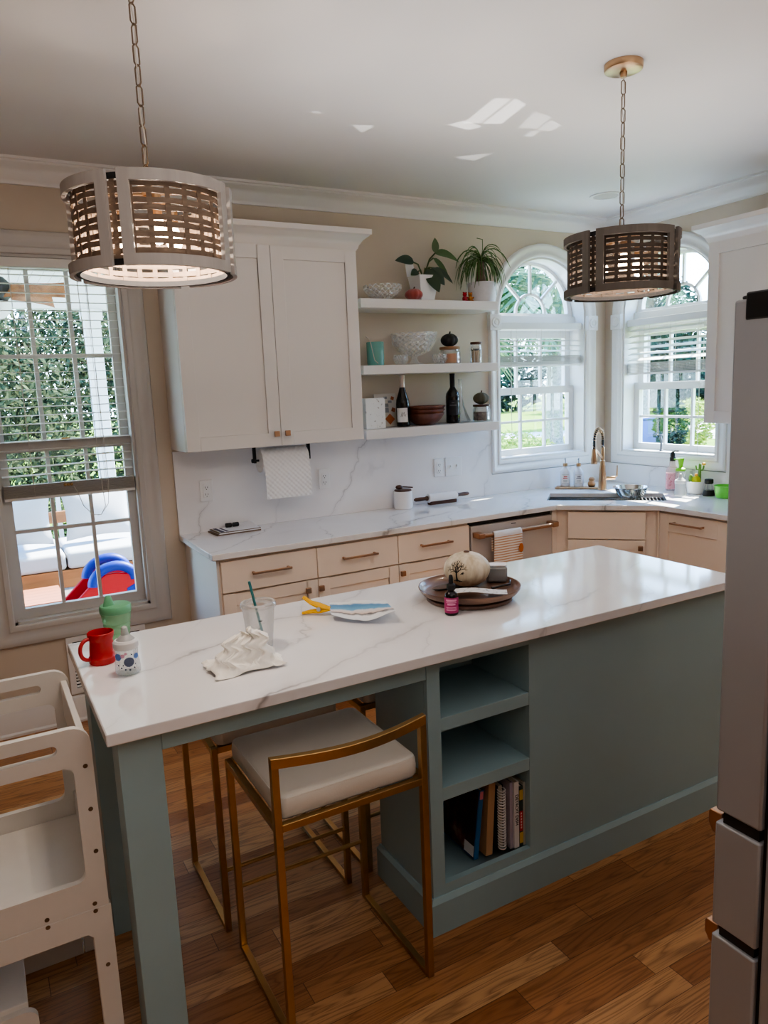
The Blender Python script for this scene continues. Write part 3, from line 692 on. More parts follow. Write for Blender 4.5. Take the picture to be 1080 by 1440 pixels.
# ------------------------------------------------------------------ stools (local: front edge faces +y)
def make_stool(loc, rz, label):
    w = thing('bar_stool', label, 'bar stool', loc, rz, 'gold framed counter stools')
    hw, hd, q = .21, .195, .019
    for sx in (-1, 1):
        for sy in (1, -1):
            zt = .612 if sy > 0 else .775
            part('leg', MB().box(sx*hw-q/2, sx*hw+q/2, sy*hd-q/2, sy*hd+q/2, .0, zt), X['brass'], w, True, bevel=.0015)
        part('floor_runner', MB().box(sx*hw-q/2, sx*hw+q/2, -hd+q/2+.0005, hd-q/2-.0005, .0, .014), X['brass'], w, True, bevel=.0012)
    f = MB()
    f.box(-hw+q/2, hw-q/2, -hd-q/2, -hd+q/2, .594, .613).box(-hw+q/2, hw-q/2, hd-q/2, hd+q/2, .594, .613)
    f.box(-hw-q/2, -hw+q/2, -hd+q/2, hd-q/2, .594, .613).box(hw-q/2, hw+q/2, -hd+q/2, hd-q/2, .594, .613)
    part('seat_frame', f, X['brass'], w, True, bevel=.001)
    part('footrest', MB().cyl((-hw+q/2, hd, .204), (hw-q/2, hd, .204), .007, 10), X['brass'], w, True)
    n = 16; pts = []
    for i in range(n+1):
        u = i/n; pts.append((-hw-q/2+(2*hw+q)*u, -hd-.042*sin(pi*u)**1.0, .778))
    p = MB()
    vs = []
    for (x, y, z) in pts:
        for (a, c) in ((-q/2, -.013), (q/2, -.013), (q/2, .013), (-q/2, .013)): vs.append((x, y+a, z+c))
    fs = [(3,2,1,0), tuple(n*4+k for k in range(4))]
    for i in range(n):
        for k in range(4): fs.append((i*4+k, i*4+(k+1) % 4, (i+1)*4+(k+1) % 4, (i+1)*4+k))
    p.add(vs, fs); part('back_rail', p, X['brass'], w, True, bevel=.0015)
    # cushion
    c = MB(); x0, x1, y0, y1 = -hw+.013, hw-.013, -hd+.012, hd+.004
    lo = [(.6135, .0), (.62, -.004), (.645, -.005), (.664, -.003), (.670, .001), (.673, .008), (.6745, .02)]
    vs = []; N = 0
    for (z, ins) in lo:
        lp = rrect(x0+ins, x1-ins, y0+ins, y1-ins, .022); N = len(lp); vs += [(u, v, z) for u, v in lp]
    fs = [tuple(range(N-1, -1, -1)), tuple((len(lo)-1)*N+k for k in range(N))]
    for i in range(len(lo)-1):
        for k in range(N): fs.append((i*N+k, i*N+(k+1) % N, (i+1)*N+(k+1) % N, (i+1)*N+k))
    c.add(vs, fs); cu = part('cushion', c, X['leather'], w, True, smooth=60)
    lp = rrect(x0, x1, y0, y1, .022); part('piping', MB().tube([(u, v, .667) for u, v in lp], .0028, 6, closed=True), X['leather'], cu, True)
    return w
s0 = make_stool((-3.345, -2.213, 0), 0, 'gold framed stool with cream seat in front of the island, back rail toward the camera')
dup(s0, (-3.362, -1.728, 0), pi, 'gold framed stool on the window side of the island, facing the front stool')
dup(s0, (-2.852, -1.712, 0), pi, 'gold framed stool mostly hidden behind the island cubby end')

# ------------------------------------------------------------------ toddler learning tower
w = thing('toddler_tower', 'white wooden toddler learning tower standing against the island end', 'step stool', (-4.2, -2.0, 0))
TX0, TX1 = -4.52, -3.934
def side(y0, y1):
    up = MB().plate(rrect(TX0, TX1, .432, .9, (.001, .001, .045, .045)), [rrect(TX0+.1, -4.008, .843, .868, .0125), rrect(TX0+.06, -3.978, .508, .806, .022)], y0, y1, 'y')
    a = part('side_panel', up, X['towerw'], w, bevel=.002)
    lo = [(TX0, 0), (TX0+.06, 0)] + [(TX0+.06, .35), (TX0+.075, .366), (-3.99, .366), (-3.978, .354)] + [(-3.976, 0), (TX1+.004, 0), (TX1+.004, .431), (TX0, .431)]
    part('leg_frame', MB().plate(lo, [], y0, y1, 'y'), X['towerw'], w, bevel=.002)
    return a
pn = side(-2.215, -2.197); side(-1.783, -1.765)
sc = MB(); rr = M.Rotation(pi/2, 3, 'X')
for (x, z) in ((-3.952, .801), (-3.951, .69), (-3.95, .579), (-3.966, .444), (-3.966, .424), (-4.073, .444), (-4.073, .424), (-3.952, .27)): sc.lathe([(.0055, 0), (.0055, .0008), (0, .0008)], (x, -2.215, z), 12, 0, rr)
part('bolts', sc, mat('dull bolt heads', (120, 104, 86), .4, .8), pn)
part('platform', MB().box(TX0+.01, -3.95, -2.196, -1.784, .438, .456), X['towerw'], w, bevel=.002)
part('end_rail', MB().box(-3.957, -3.941, -2.196, -1.784, .76, .868), X['towerw'], w, bevel=.002)
part('end_rail', MB().box(-3.957, -3.941, -2.196, -1.784, .457, .53), X['towerw'], w, bevel=.002)
part('step', MB().box(TX0-.1, -4.136, -2.150, -1.80, .185, .203), X['towerw'], w, bevel=.002)
part('step_support', MB().plate(rrect(TX0-.1, -4.117, .0, .19, (.001, .03, .03, .001)), [], -2.168, -2.151, 'y'), X['towerw'], w, bevel=.002)
part('base_board', MB().box(TX0+.07, -3.98, -1.783, -1.766, 0.0, .075), X['towerw'], w, bevel=.002)

# ------------------------------------------------------------------ fridge
FX0, FX1 = -2.92, -2.02
X['fridge'] = mat('pale grey fridge metal', (164, 166, 170), .42, .3)
w = thing('refrigerator', 'tall pale grey french door fridge seen side on at the right edge', 'fridge', (-2.47, -3.5, 0))
part('body', MB().box(FX0+.003, FX1-.003, -3.92, -3.247, .03, 1.755).box(FX0+.03, FX1-.03, -3.9, -3.3, 0, .03), X['fridge'], w, bevel=.004)
FY = -3.143
for (a, c) in ((FX0, -2.472), (-2.468, FX1)): part('door', MB().box(a, c, -3.237, FY, .822, 1.779), X['fridge'], w, bevel=.005)
for (z0, z1) in ((.578, .797), (.05, .554)):
    d = part('drawer', MB().box(FX0, FX1, -3.237, FY, z0, z1), X['fridge'], w, bevel=.004)
    h = MB(); pr = [(0, 0), (.026, 0), (.03, -.006), (.03, -.03), (.02, -.046), (.004, -.05), (0, -.05)]
    for i in range(1):
        vs = [(x, FY+a, z1+.006+q) for x in (FX0+.02, FX1-.02) for a, q in pr]; n = len(pr)
        h.add(vs, [tuple(range(n)), tuple(range(2*n-1, n-1, -1))]+[(k, (k+1) % n, n+(k+1) % n, n+k) for k in range(n)])
    part('handle', h, X['bronze'], d, bevel=.002)
part('gasket', MB().box(FX0+.012, FX1-.012, -3.247, -3.237, .06, 1.76).box(FX0+.008, FX1-.008, -3.23, FY-.012, .797, .822).box(FX0+.008, FX1-.008, -3.23, FY-.012, .554, .578), X['black'], w)
part('hinge_cover', MB().box(FX0-.002, FX0+.14, -3.36, -3.166, 1.743, 1.79).box(FX0+.01, FX0+.12, -3.2, -3.15, 1.779, 1.786), X['black'], w, bevel=.005)

# ------------------------------------------------------------------ pendants
def make_pendant(loc, canopy, label):
    w = thing('pendant_lamp', label, 'pendant lamp', loc, 0, 'woven drum pendants')   # origin at ceiling
    zb, zt = 1.962-CZ, 2.176-CZ; r0 = .186; O = (0, 0, 0)
    if True:
        part('canopy', MB().lathe([(0, -.028), (.058, -.026), (.066, -.022), (.068, -.016), (.068, 0)], O, 32).lathe([(0, -.046), (.011, -.046), (.013, -.03), (.013, -.026)], O, 14), X['nickel'], w, True)
    # chain
    ch = MB(); z = -.05; k = 0; L = .058
    zend = zt+.045
    while z > zend:
        lk = []
        for i in range(16):
            a = 2*pi*i/16; u = .0085*cos(a); v = (L/2-.0035)*sin(a)
            if abs(sin(a)) < .85: u = .0085*(1 if cos(a) > 0 else -1)
            lk.append((u*cos(k*pi/2+.5), u*sin(k*pi/2+.5), z-L/2+v))
        ch.tube(lk, .0021, 6, closed=True); z -= L-.011; k += 1
    part('chain', ch, X['chain'], w, True, smooth=60)
    part('power_cord', MB().tube([(.004*sin(i*1.3), .004*cos(i*1.1), -.04+(zt+.04)*i/20) for i in range(21)], .0018, 5), X['cord'], w, True)
    cr = MB().lathe([(.0, -.01), (.016, -.008), (.02, 0), (.012, .012), (.006, .03), (0, .03)], (0, 0, zt+.0), 14)
    for q in range(4):
        a = -2.0+q*pi/2; cr.bar((0, 0, zt-.006), (.19*cos(a), .19*sin(a), zt-.006), .012, .006)
    part('spider', cr, X['nickel'], w, True)
    # outer frame: four curved panels
    base = math.atan2(-2.02, -.47)          # towards the room
    for q in range(4):
        a0 = base+R(-19)+q*pi/2; a1 = a0+R(82)
        f = MB(); ro = .198; th = .011
        f.band(O, ro, zb, zb+.026, a0, a1, th, 22).band(O, ro, zt-.026, zt, a0, a1, th, 22)
        da = R(7.5); f.band(O, ro, zb+.026, zt-.026, a0, a0+da, th, 3).band(O, ro, zb+.026, zt-.026, a1-da, a1, th, 3)
        part('curved_frame', f, X['drift'], w, True, smooth=30)
    # woven inner drum
    hz = MB(); nvert = 28; per = (zt-zb-.026)/5
    for i in range(5):
        for q, z0 in ((0, .0), (1, .0158)):
            za = zb+.014+per*i+z0; ph = pi*q
            hz.band(O, r0, za, za+.0128, 0, 2*pi, .0018, 112, 0, lambda a, ph=ph: .0026*cos(nvert/2*a+ph))
    dr = part('woven_drum', hz, X['weave'], w, True, smooth=50)
    vt = MB()
    for k in range(nvert):
        a = 2*pi*k/nvert; d = R(1.9); vt.band(O, r0, zb+.012, zt-.012, a-d, a+d, .0018, 2)
    part('upright_strips', vt, X['weave'], dr, True)
    rg = MB().band(O, r0-.003, zb+.004, zb+.018, 0, 2*pi, .009, 60).band(O, r0-.003, zt-.018, zt-.004, 0, 2*pi, .009, 60)
    part('ring', rg, X['softblack'], w, True)
    for k in range(3):
        a = 2*pi*k/3+.5; c = (.075*cos(a), .075*sin(a))
        s = part('lamp_socket', MB().cyl((0, 0, zt-.012), (c[0], c[1], zt-.03), .006, 8).cyl((c[0], c[1], zt-.075), (c[0], c[1], zt-.025), .014, 12), X['nickel'], w, True)
        part('bulb', MB().lathe([(.0, -.075), (.012, -.07), (.021, -.05), (.022, -.035), (.012, -.008), (.011, 0)], (c[0], c[1], zt-.07), 14), X['bulb'], s, True)
    return w
p0 = make_pendant((-3.63, -1.966, CZ), True, 'woven wood drum pendant hanging over the seating end of the island')
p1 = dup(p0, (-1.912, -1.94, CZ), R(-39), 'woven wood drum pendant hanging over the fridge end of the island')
md = wood('weathered grey wood with painted shade', (94, 87, 80), (108, 100, 93), 1, .7, 'z'); mw_ = wood('woven strip with painted shade', (62, 50, 41), (84, 70, 58), 2, .7, 'x')  # darker copies, backlit shade painted into the second lamp's wood
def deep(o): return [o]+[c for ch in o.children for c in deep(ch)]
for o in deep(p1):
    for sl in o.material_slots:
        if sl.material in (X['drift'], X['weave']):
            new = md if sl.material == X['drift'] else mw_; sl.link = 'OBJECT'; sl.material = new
# recessed light
w = thing('recessed_light', 'round white recessed ceiling light near the window corner', 'ceiling light', (-.548, -.53, CZ-.001))
part('trim_ring', MB().band((-.548, -.53, CZ-.006), .075, 0, .006, 0, 2*pi, .022, 40), X['trim'], w)
part('lens', MB().lathe([(.075, 0), (.075, .002), (0, .004)], (-.548, -.53, CZ-.005), 32), mat('recessed lens', (190, 186, 180), .5), w)
# ------------------------------------------------------------------ things on the back counter
Q = .9155
m_paper = mat('white paper', (236, 236, 240), .8)
w = thing('paper_towel_holder', 'white paper towel roll hanging under the wall cabinet', 'paper towel', (-2.61, -.17, 1.30))
m, nt, out = newmat('quilted paper towel'); T = NT(nt); ox, oy, oz = T.xyz(T.obj())
q = T.math('ADD', T.math('SINE', T.math('MULTIPLY', T.math('ADD', ox, oz), 230)), T.math('SINE', T.math('MULTIPLY', T.math('SUBTRACT', ox, oz), 230)))
b = T.bsdf(lin((240, 240, 240)), .9); T.l(T.bump(q, .35, .002), b.inputs['Normal']); T.l(b.outputs[0], out.inputs[0]); X['towelp'] = m
prof = [(.012, 0), (.064, 0), (.066, .002), (.066, .268), (.064, .27), (.012, .27)]
ry = M.Rotation(pi/2, 3, 'Y')
part('roll', MB().lathe(prof, (-2.75, -.17, 1.297), 36, 0, ry), X['towelp'], w)
def sheet(u, v):
    x = -2.748+.266*u
    if v < .35:
        a = pi/2+pi/2*v/.35; return (x, -.17+.0668*cos(a), 1.297+.0668*sin(a))
    k = (v-.35)/.65; return (x+.006*sin(k*2), -.2368-.006*sin(k*3), 1.297-.208*k)
o = part('hanging_sheet', MB().grid(sheet, 6, 26), X['towelp'], w)
part('holder_arm', MB().cyl((-2.775, -.17, 1.297), (-2.46, -.17, 1.297), .006, 10).box(-2.78, -2.768, -.182, -.158, 1.285, 1.3785).box(-2.462, -2.45, -.182, -.158, 1.285, 1.3785).lathe([(0, 0), (.011, .0), (.011, .012), (0, .012)], (-2.79, -.17, 1.297), 14, 0, ry), X['softblack'], w)
# notebook and unidentified black cylinders
w = thing('notebook', 'white planner with dark striped left edge on the back counter', 'notebook', (-2.9, -.1, Q), 0)
rz = M.Rotation(R(3), 3, 'Z')
part('cover', MB().obox((-2.895, -.105, Q+.003), (.25, .155, .006), rz).obox((-2.89, -.105, Q+.0135), (.24, .15, .003), rz), mat('brown cover board', (120, 100, 84), .7), w)
part('pages', MB().obox((-2.888, -.105, Q+.009), (.236, .148, .0058), rz), m_paper, w)
pg = MB().grid(lambda u, v: tuple(V((-2.89, -.105, Q+.0155))+rz @ V((-.11+.225*u, -.072+.145*v, .02*max(0, (u-.55))*v*2.2))), 10, 6)
part('open_page', pg, m_paper, w)
part('printed_strip', MB().obox(V((-2.89, -.105, Q+.0165))+rz @ V((-.095, 0, 0)), (.02, .14, .0008), rz).obox(V((-2.89, -.105, Q+.0165))+rz @ V((-.066, 0, 0)), (.012, .12, .0008), rz), mat('grey violet print', (92, 90, 112), .8), w)
for i, x in enumerate((-2.913, -2.873)):
    one('black_cylinder', MB().lathe([(0, -.018), (.011, -.017), (.0125, -.012), (.0125, .012), (.011, .017), (0, .018)], (x, -.062, Q+.0295), 16, 0, ry), X['black'], ['small black cylinder lying on the notebook, at left', 'small black cylinder lying on the notebook, at right'][i], 'cylinder', (x, -.062, Q+.017), group='black cylinders on the notebook')
# crock
w = thing('salt_crock', 'white marble salt crock with a wooden lid and scoop', 'jar', (-1.80, -.084, Q))
part('crock', MB().lathe([(.056, 0), (.0585, .003), (.06, .01), (.06, .106), (.058, .11), (.052, .11), (.052, .06), (0, .06)], (-1.80, -.084, Q), 36), X['quartz'], w)
X['walnut'] = wood('dark walnut', (62, 38, 28), (98, 62, 44), 1, .45)
part('lid', MB().lathe([(.0, .0), (.0515, 0), (.0535, .004), (.0535, .012), (.05, .015), (0, .015)], (-1.80, -.084, Q+.104), 32), X['walnut'], w)
one('wooden_scoop', MB().ball((-1.83, -.09, Q+.136), .018, 14, 8, 0, (1.3, 1, .8)).bar((-1.82, -.09, Q+.138), (-1.735, -.095, Q+.126), .012, .008), X['walnut'], 'dark wooden scoop lying on the salt crock lid', 'scoop', (-1.80, -.09, Q+.12), bevel=.002)
# rolling pin on stand
w = thing('rolling_pin', 'white marble rolling pin with dark wooden handles on its stand', 'rolling pin', (-1.51, -.085, Q))
part('cylinder', MB().lathe([(0, 0), (.026, 0), (.029, .004), (.029, .211), (.026, .215), (0, .215)], (-1.618, -.085, Q+.043), 28, 0, ry), X['quartz'], w)
hp_ = [(0, 0), (.013, .0), (.016, .004), (.014, .012), (.011, .02), (.013, .06), (.012, .09), (.006, .1), (0, .101)]
part('handle', MB().lathe(hp_, (-1.401, -.085, Q+.043), 16, 0, ry), X['walnut'], w); part('handle', MB().lathe(hp_, (-1.62, -.085, Q+.043), 16, 0, M.Rotation(-pi/2, 3, 'Y')), X['walnut'], w)
one('rolling_pin_stand', MB().box(-1.61, -1.41, -.105, -.099, Q, Q+.026).box(-1.61, -1.41, -.071, -.065, Q, Q+.026).box(-1.61, -1.41, -.099, -.071, Q, Q+.006), X['walnut'], 'dark wooden cradle under the marble rolling pin', 'stand', (-1.51, -.085, Q), bevel=.002)

# ------------------------------------------------------------------ sink corner
one('wooden_tray', MB().obox((-.452, -.195, Q+.006), (.30, .085, .010), M.Rotation(R(-52), 3, 'Z')), wood('pale wood', (176, 140, 104), (204, 170, 132), 1, .5), 'narrow wooden tray under the soap bottles', 'tray', (-.452, -.195, Q), bevel=.004)
m_lab = mat('pale label', (232, 226, 222), .7); m_cork = mat('tan wooden collar', (178, 136, 96), .6); m_ink = mat('grey ink', (120, 112, 110), .8); m_red = mat('red ink', (190, 90, 80), .8)
def soap(x, y, label, red):
    w = thing('soap_bottle', label, 'soap bottle', (x, y, Q+.0112), 0, 'pair of soap bottles')
    part('bottle', MB().lathe([(.032, 0), (.0345, .004), (.0345, .098), (.031, .112), (.018, .126), (.015, .132), (.015, .142), (0, .142)], (0, 0, 0), 24), mat('milky glass', (226, 226, 232), .2), w, True)
    part('collar', MB().lathe([(.017, 0), (.017, .02), (.012, .022), (0, .022)], (0, 0, .142), 18), m_cork, w, True)
    part('pump', MB().cyl((0, 0, .16), (0, 0, .197), .0035, 8).tube([(0, 0, .197), (-.012, -.012, .199), (-.026, -.022, .194)], .0042, 8), X['steel'], w, True)
    a0 = math.atan2(-3.8, -3.65)
    part('label', MB().band((0, 0, 0), .0347, .022, .088, a0-.75, a0+.75, .0004, 16), m_lab, w, True)
    ln = MB().band((0, 0, 0), .0352, .024, .026, a0-.7, a0+.7, .0003, 12).band((0, 0, 0), .0352, .084, .086, a0-.7, a0+.7, .0003, 12)
    for i, z in enumerate((.034, .04, .046)): ln.band((0, 0, 0), .0352, z, z+.002, a0-.4, a0+.4, .0003, 8)
    part('label_border', ln, m_ink, w, True)
    part('label_print', MB().band((0, 0, 0), .0352, .058, .064, a0-.45, a0+.45, .0003, 8).band((0, 0, 0), .0352, .068, .076, a0-.3, a0+.4, .0003, 8), m_red if red else m_ink, w, True)
soap(-.493, -.118, 'white soap bottle with red printed label, farther from the faucet', True)
soap(-.437, -.190, 'white soap bottle with grey printed label, nearer the faucet', False)
w = thing('dish_brush', 'small round wooden dish brush standing on the tray', 'brush', (-.372, -.262, Q+.011))
part('handle_knob', MB().lathe([(.024, .012), (.027, .02), (.023, .034), (.016, .04), (.02, .05), (.02, .058), (.013, .066), (0, .067)], (-.385, -.262, Q+.0112), 20), m_cork, w)
part('bristles', MB().lathe([(.021, .0), (.024, .013), (0, .0131)], (-.385, -.262, Q+.0112), 20), mat('dark bristles', (96, 66, 50), .9), w)
# sill lever
w = thing('window_crank', 'slim dark bent lever standing on the right window sill', 'lever', (.045, -.483, ZB+.014))
part('base', MB().lathe([(.012, 0), (.012, .006), (.007, .01), (.007, .075), (0, .076)], (.045, -.483, ZB+.0145), 14), mat('dark grey metal', (92, 96, 104), .4, .6), w)
part('lever', MB().tube([(.045, -.483, ZB+.088), (.045, -.478, ZB+.112), (.045, -.468, ZB+.124), (.045, -.492, ZB+.128)], .006, 8), mat('grey metal', (120, 122, 126), .4, .6), w)
# bottles right of the sink
w = thing('dish_soap', 'clear spray bottle with pink label and black cap right of the sink', 'soap bottle', (-.10, -.70, Q))
bt = MB()
def prism_bottle(b, c, levels, mi=0):
    vs = []; n = 0
    for (hx, hy, z, r) in levels:
        lp = rrect(-hx, hx, -hy, hy, r); n = len(lp)
        vs += [(c[0]+u*D+v*D, c[1]-u*D+v*D, c[2]+z) for u, v in lp]
    fs = [tuple(range(n-1, -1, -1)), tuple((len(levels)-1)*n+k for k in range(n))]
    for i in range(len(levels)-1):
        for k in range(n): fs.append((i*n+k, i*n+(k+1) % n, (i+1)*n+(k+1) % n, (i+1)*n+k))
    b.add(vs, fs, mi)
pc = (-.10, -.70, Q)
prism_bottle(bt, pc, [(.036, .024, 0, .012), (.039, .026, .006, .014), (.039, .026, .125, .014), (.034, .024, .145, .014), (.02, .018, .168, .012), (.018, .016, .2, .012)])
part('bottle', bt, glassy('soap bottle plastic', (240, 232, 232), .06, .1, (232, 216, 220), .25), w)
lb = MB(); prism_bottle(lb, pc, [(.0395, .0265, .012, .014), (.0395, .0265, .118, .014)])
part('label', lb, speckle('pink soap label', [(.42, (214, 150, 168)), (.5, (222, 170, 184)), (.62, (190, 110, 130))], 60), w)
part('cap', MB().lathe([(.019, .196), (.019, .218), (.015, .222), (.016, .236), (.012, .25), (.006, .258), (0, .26)], pc, 18).tube([(-.10, -.70, Q+.252), (-.098, -.715, Q+.262), (-.095, -.74, Q+.262)], .005, 8), X['softblack'], w)
w = thing('foam_pump_bottle', 'clear bottle with bright green pump top behind the baby bottle', 'soap bottle', (-.122, -.783, Q))
pc = (-.122, -.783, Q)
part('bottle', MB().lathe([(.03, 0), (.033, .004), (.033, .115), (.026, .135), (.022, .14), (0, .14)], pc, 24), X['clearp'], w)
part('pump', MB().lathe([(.03, .138), (.031, .15), (.026, .156), (.013, .16), (.013, .175), (.02, .215), (.022, .222), (0, .222)], pc, 20).box(pc[0]-.055, pc[0], pc[1]-.01, pc[1]+.01, Q+.213, Q+.222), mat('bright green plastic', (120, 190, 40), .4), w)
def baby_bottle(name, label, c, s, body, prints, collar):
    w = thing(name, label, 'baby bottle', c)
    part('bottle', MB().lathe([(.03*s, 0), (.0345*s, .004*s), (.0355*s, .01*s), (.0345*s, .03*s), (.031*s, .05*s), (.0325*s, .066*s), (.033*s, .075*s), (0, .075*s)], c, 28), body, w)
    part('collar', MB().lathe([(.034*s, .0755*s), (.0355*s, .08*s), (.035*s, .094*s), (.03*s, .1*s), (0, .1*s)], c, 28), collar, w)
    part('teat', MB().lathe([(.026*s, .1*s), (.02*s, .106*s), (.0115*s, .114*s), (.0095*s, .126*s), (.0085*s, .135*s), (.004*s, .139*s), (0, .1395*s)], c, 20), glassy('silicone teat', (244, 244, 244), .08, .2, (226, 226, 226), .45), w)
    return w
baby_bottle('baby_bottle', 'small clear baby bottle on the sunny counter beside the cactus', (-.238, -.878, Q), 1.0, glassy('frosted bottle', (240, 242, 244), .06, .1, (232, 236, 240), .5), None, X['white'])
# cactus planter
w = thing('cactus_planter', 'white pot with green toy-like cacti on the sunny counter', 'plant', (-.10, -.885, Q))
pc = (-.095, -.885, Q)
part('pot', MB().lathe([(.05, 0), (.056, .004), (.062, .07), (.062, .078), (.056, .078), (.054, .06), (0, .06)], pc, 32), X['white'], w)
m_cac = mat('cactus green', (98, 140, 60), .6, bump=.3, bscale=300); m_cac2 = mat('yellow green cactus', (190, 196, 30), .5)
part('tall_cactus', MB().tube([(-.082, -.896, Q+.06), (-.082, -.896, Q+.14), (-.082, -.897, Q+.185), (-.082, -.897, Q+.192)], [.009, .009, .009, .003], 12).tube([(-.082, -.896, Q+.15), (-.095, -.883, Q+.155), (-.098, -.88, Q+.175), (-.098, -.88, Q+.18)], [.006, .006, .006, .002], 10).tube([(-.082, -.896, Q+.145), (-.07, -.908, Q+.15), (-.066, -.912, Q+.172), (-.066, -.912, Q+.178)], [.006, .006, .006, .002], 10), m_cac, w)
part('flower', MB().ball((-.066, -.912, Q+.187), .011, 10, 6, 0, (1, 1, .8), lambda a, z: 1+.25*cos(5*a)), mat('yellow orange flower', (236, 178, 60), .6), w)
part('round_cactus', MB().ball((-.105, -.888, Q+.085), .026, 20, 10, 0, (1, 1, 1.1), lambda a, z: 1+.1*cos(8*a)), m_cac2, w)
part('cactus_crown', MB().ball((-.105, -.888, Q+.118), .011, 10, 6), mat('orange crown', (206, 140, 40), .6), w)
part('paddle_cactus', MB().ball((-.122, -.862, Q+.09), .017, 12, 8, 0, (.8, .8, 2.0)), m_cac, w)
w = thing('black_shaker', 'short black and clear bottle beside the green tub', 'bottle', (-.12, -1.0, Q))
pc = (-.125, -.998, Q)
part('base', MB().lathe([(.034, 0), (.036, .004), (.03, .034), (.028, .036), (0, .036)], pc, 24), X['softblack'], w)
part('glass_body', MB().lathe([(.0275, .0365), (.022, .066), (.02, .074), (0, .074)], pc, 24), X['clear'], w)
part('cap', MB().lathe([(.021, .0745), (.026, .078), (.026, .1), (.022, .104), (0, .104)], pc, 24), X['softblack'], w)
w = thing('green_tub', 'bright green plastic tub at the fridge edge of the counter', 'container', (-.13, -1.115, Q))
part('tub', MB().lathe([(.045, 0), (.05, .003), (.06, .07), (.064, .072), (.064, .076), (.056, .076), (.047, .006), (0, .006)], (-.13, -1.115, Q), 28), mat('green translucent plastic', (110, 206, 80), .35), w)

# ------------------------------------------------------------------ shelves
S1, S2, S3 = 1.4245, 1.7885, 2.1575; y_ = -.14
m_card = speckle('white autumn leaf card', [(.3, (238, 238, 236)), (.62, (236, 236, 234)), (.68, (150, 146, 140)), (.75, (206, 170, 130))], 45)
one('card_box', MB().box(-2.075, -1.945, -.16, -.105, S1, S1+.178), m_card, 'white marbled box with leaf print at the left of the lowest shelf', 'box', (-2.01, -.13, S1), bevel=.002)
w = thing('autumn_print', 'autumn card with pumpkin and leaves behind the marbled box', 'card', (-1.89, -.055, S1))
lean = M.Rotation(R(-8), 3, 'X')
part('board', MB().obox((-1.885, -.062, S1+.101), (.15, .006, .2), lean), mat('grey card', (206, 200, 192), .8), w)
pp = MB()
for (u, v, r) in ((.02, -.055, .028), (-.045, .06, .016), (-.04, -.03, .014), (.05, .07, .012), (.05, .0, .014)): pp.obox(V((-1.885, -.062, S1+.101))+lean @ V((u, -.004, v)), (r*1.7, .001, r*1.7), lean @ M.Rotation(r*30, 3, 'Y'))
part('printed_leaves', pp, mat('orange print', (170, 100, 62), .8), w)
pp = MB()
for (u, v, r) in ((.0, .075, .014), (.03, .05, .014), (.0, .03, .02), (-.01, .0, .03)): pp.obox(V((-1.885, -.062, S1+.101))+lean @ V((u, -.004, v)), (r*1.8, .001, r), lean)
part('printed_text', pp, mat('grey print', (140, 142, 146), .8), w)
def wine(x, y, prof, cap, label, name_m, lab):
    w = thing('wine_bottle', label, 'wine bottle', (x, y, S1))
    part('bottle', MB().lathe(prof, (x, y, S1), 28), X['winegl'], w)
    part('capsule', MB().lathe(cap, (x, y, S1), 20), name_m, w)
    a0 = math.atan2(-3.85, -2.4)
    return w, a0
X['winegl'] = mat('dark wine glass', (16, 14, 14), .08)
w, a0 = wine(-1.812, -.14, [(.034, 0), (.04, .004), (.041, .012), (.041, .135), (.038, .16), (.022, .21), (.0155, .235), (.0145, .28), (0, .28)], [(.0158, .228), (.0158, .292), (.0165, .294), (.0165, .302), (.014, .303), (0, .303)], 'dark wine bottle with a cream script label and pale neck foil', mat('pale foil', (206, 190, 178), .35, .4), None)
part('label', MB().band((-1.812, -.14, S1), .0413, .028, .112, a0-1.0, a0+.75, .0004, 20), mat('cream label', (232, 230, 230), .7), w)
sc = [V((-1.812, -.14, S1))+V((.0424*cos(a0+q), .0424*sin(a0+q), z)) for q, z in ((-.3, .06), (-.1, .088), (.02, .07), (-.1, .06), (.05, .08), (.2, .088), (.15, .07), (.32, .062), (.45, .074))]
part('script', MB().tube(sc, .0011, 5), X['softblack'], w)
w, a0 = wine(-1.448, -.14, [(.034, 0), (.042, .004), (.0435, .01), (.0435, .165), (.04, .185), (.02, .215), (.0155, .225), (.015, .28), (0, .28)], [(.0158, .222), (.0158, .296), (.0168, .298), (.0168, .306), (.014, .307), (0, .307)], 'all black square shouldered wine bottle with dark label', X['softblack'], None)
part('label', MB().band((-1.448, -.14, S1), .0437, .05, .145, a0-.9, a0+.9, .0004, 20), mat('black label', (34, 34, 40), .6), w)
part('label_print', MB().band((-1.448, -.14, S1), .0443, .108, .116, a0-.5, a0+.5, .0003, 10).band((-1.448, -.14, S1), .0443, .125, .131, a0-.2, a0+.2, .0003, 8), mat('grey label print', (92, 92, 98), .6), w)
X['bowlw'] = wood('reddish wood bowl', (92, 48, 34), (134, 80, 58), .6, .4, 'z', .3)
for i, (z, r, h) in enumerate(((0, .120, .07), (.027, .124, .066), (.050, .129, .066))):
    k = r; pr = [(.04, .0), (.06, .004), (k*.74, h*.36), (k*.85, h*.6), (k, h), (k-.003, h+.002), (k-.009, h), (k*.79, h*.62), (k*.66, h*.4), (.03, .012), (0, .011)]
    one('wooden_bowl', MB().lathe(pr, (-1.648, -.128, S1+z), 40), X['bowlw'], ['reddish wooden bowl at the bottom of the nested stack', 'reddish wooden bowl in the middle of the nested stack', 'reddish wooden bowl on top of the nested stack'][i], 'bowl', (-1.648, -.128, S1+z), group='nested wooden bowls')
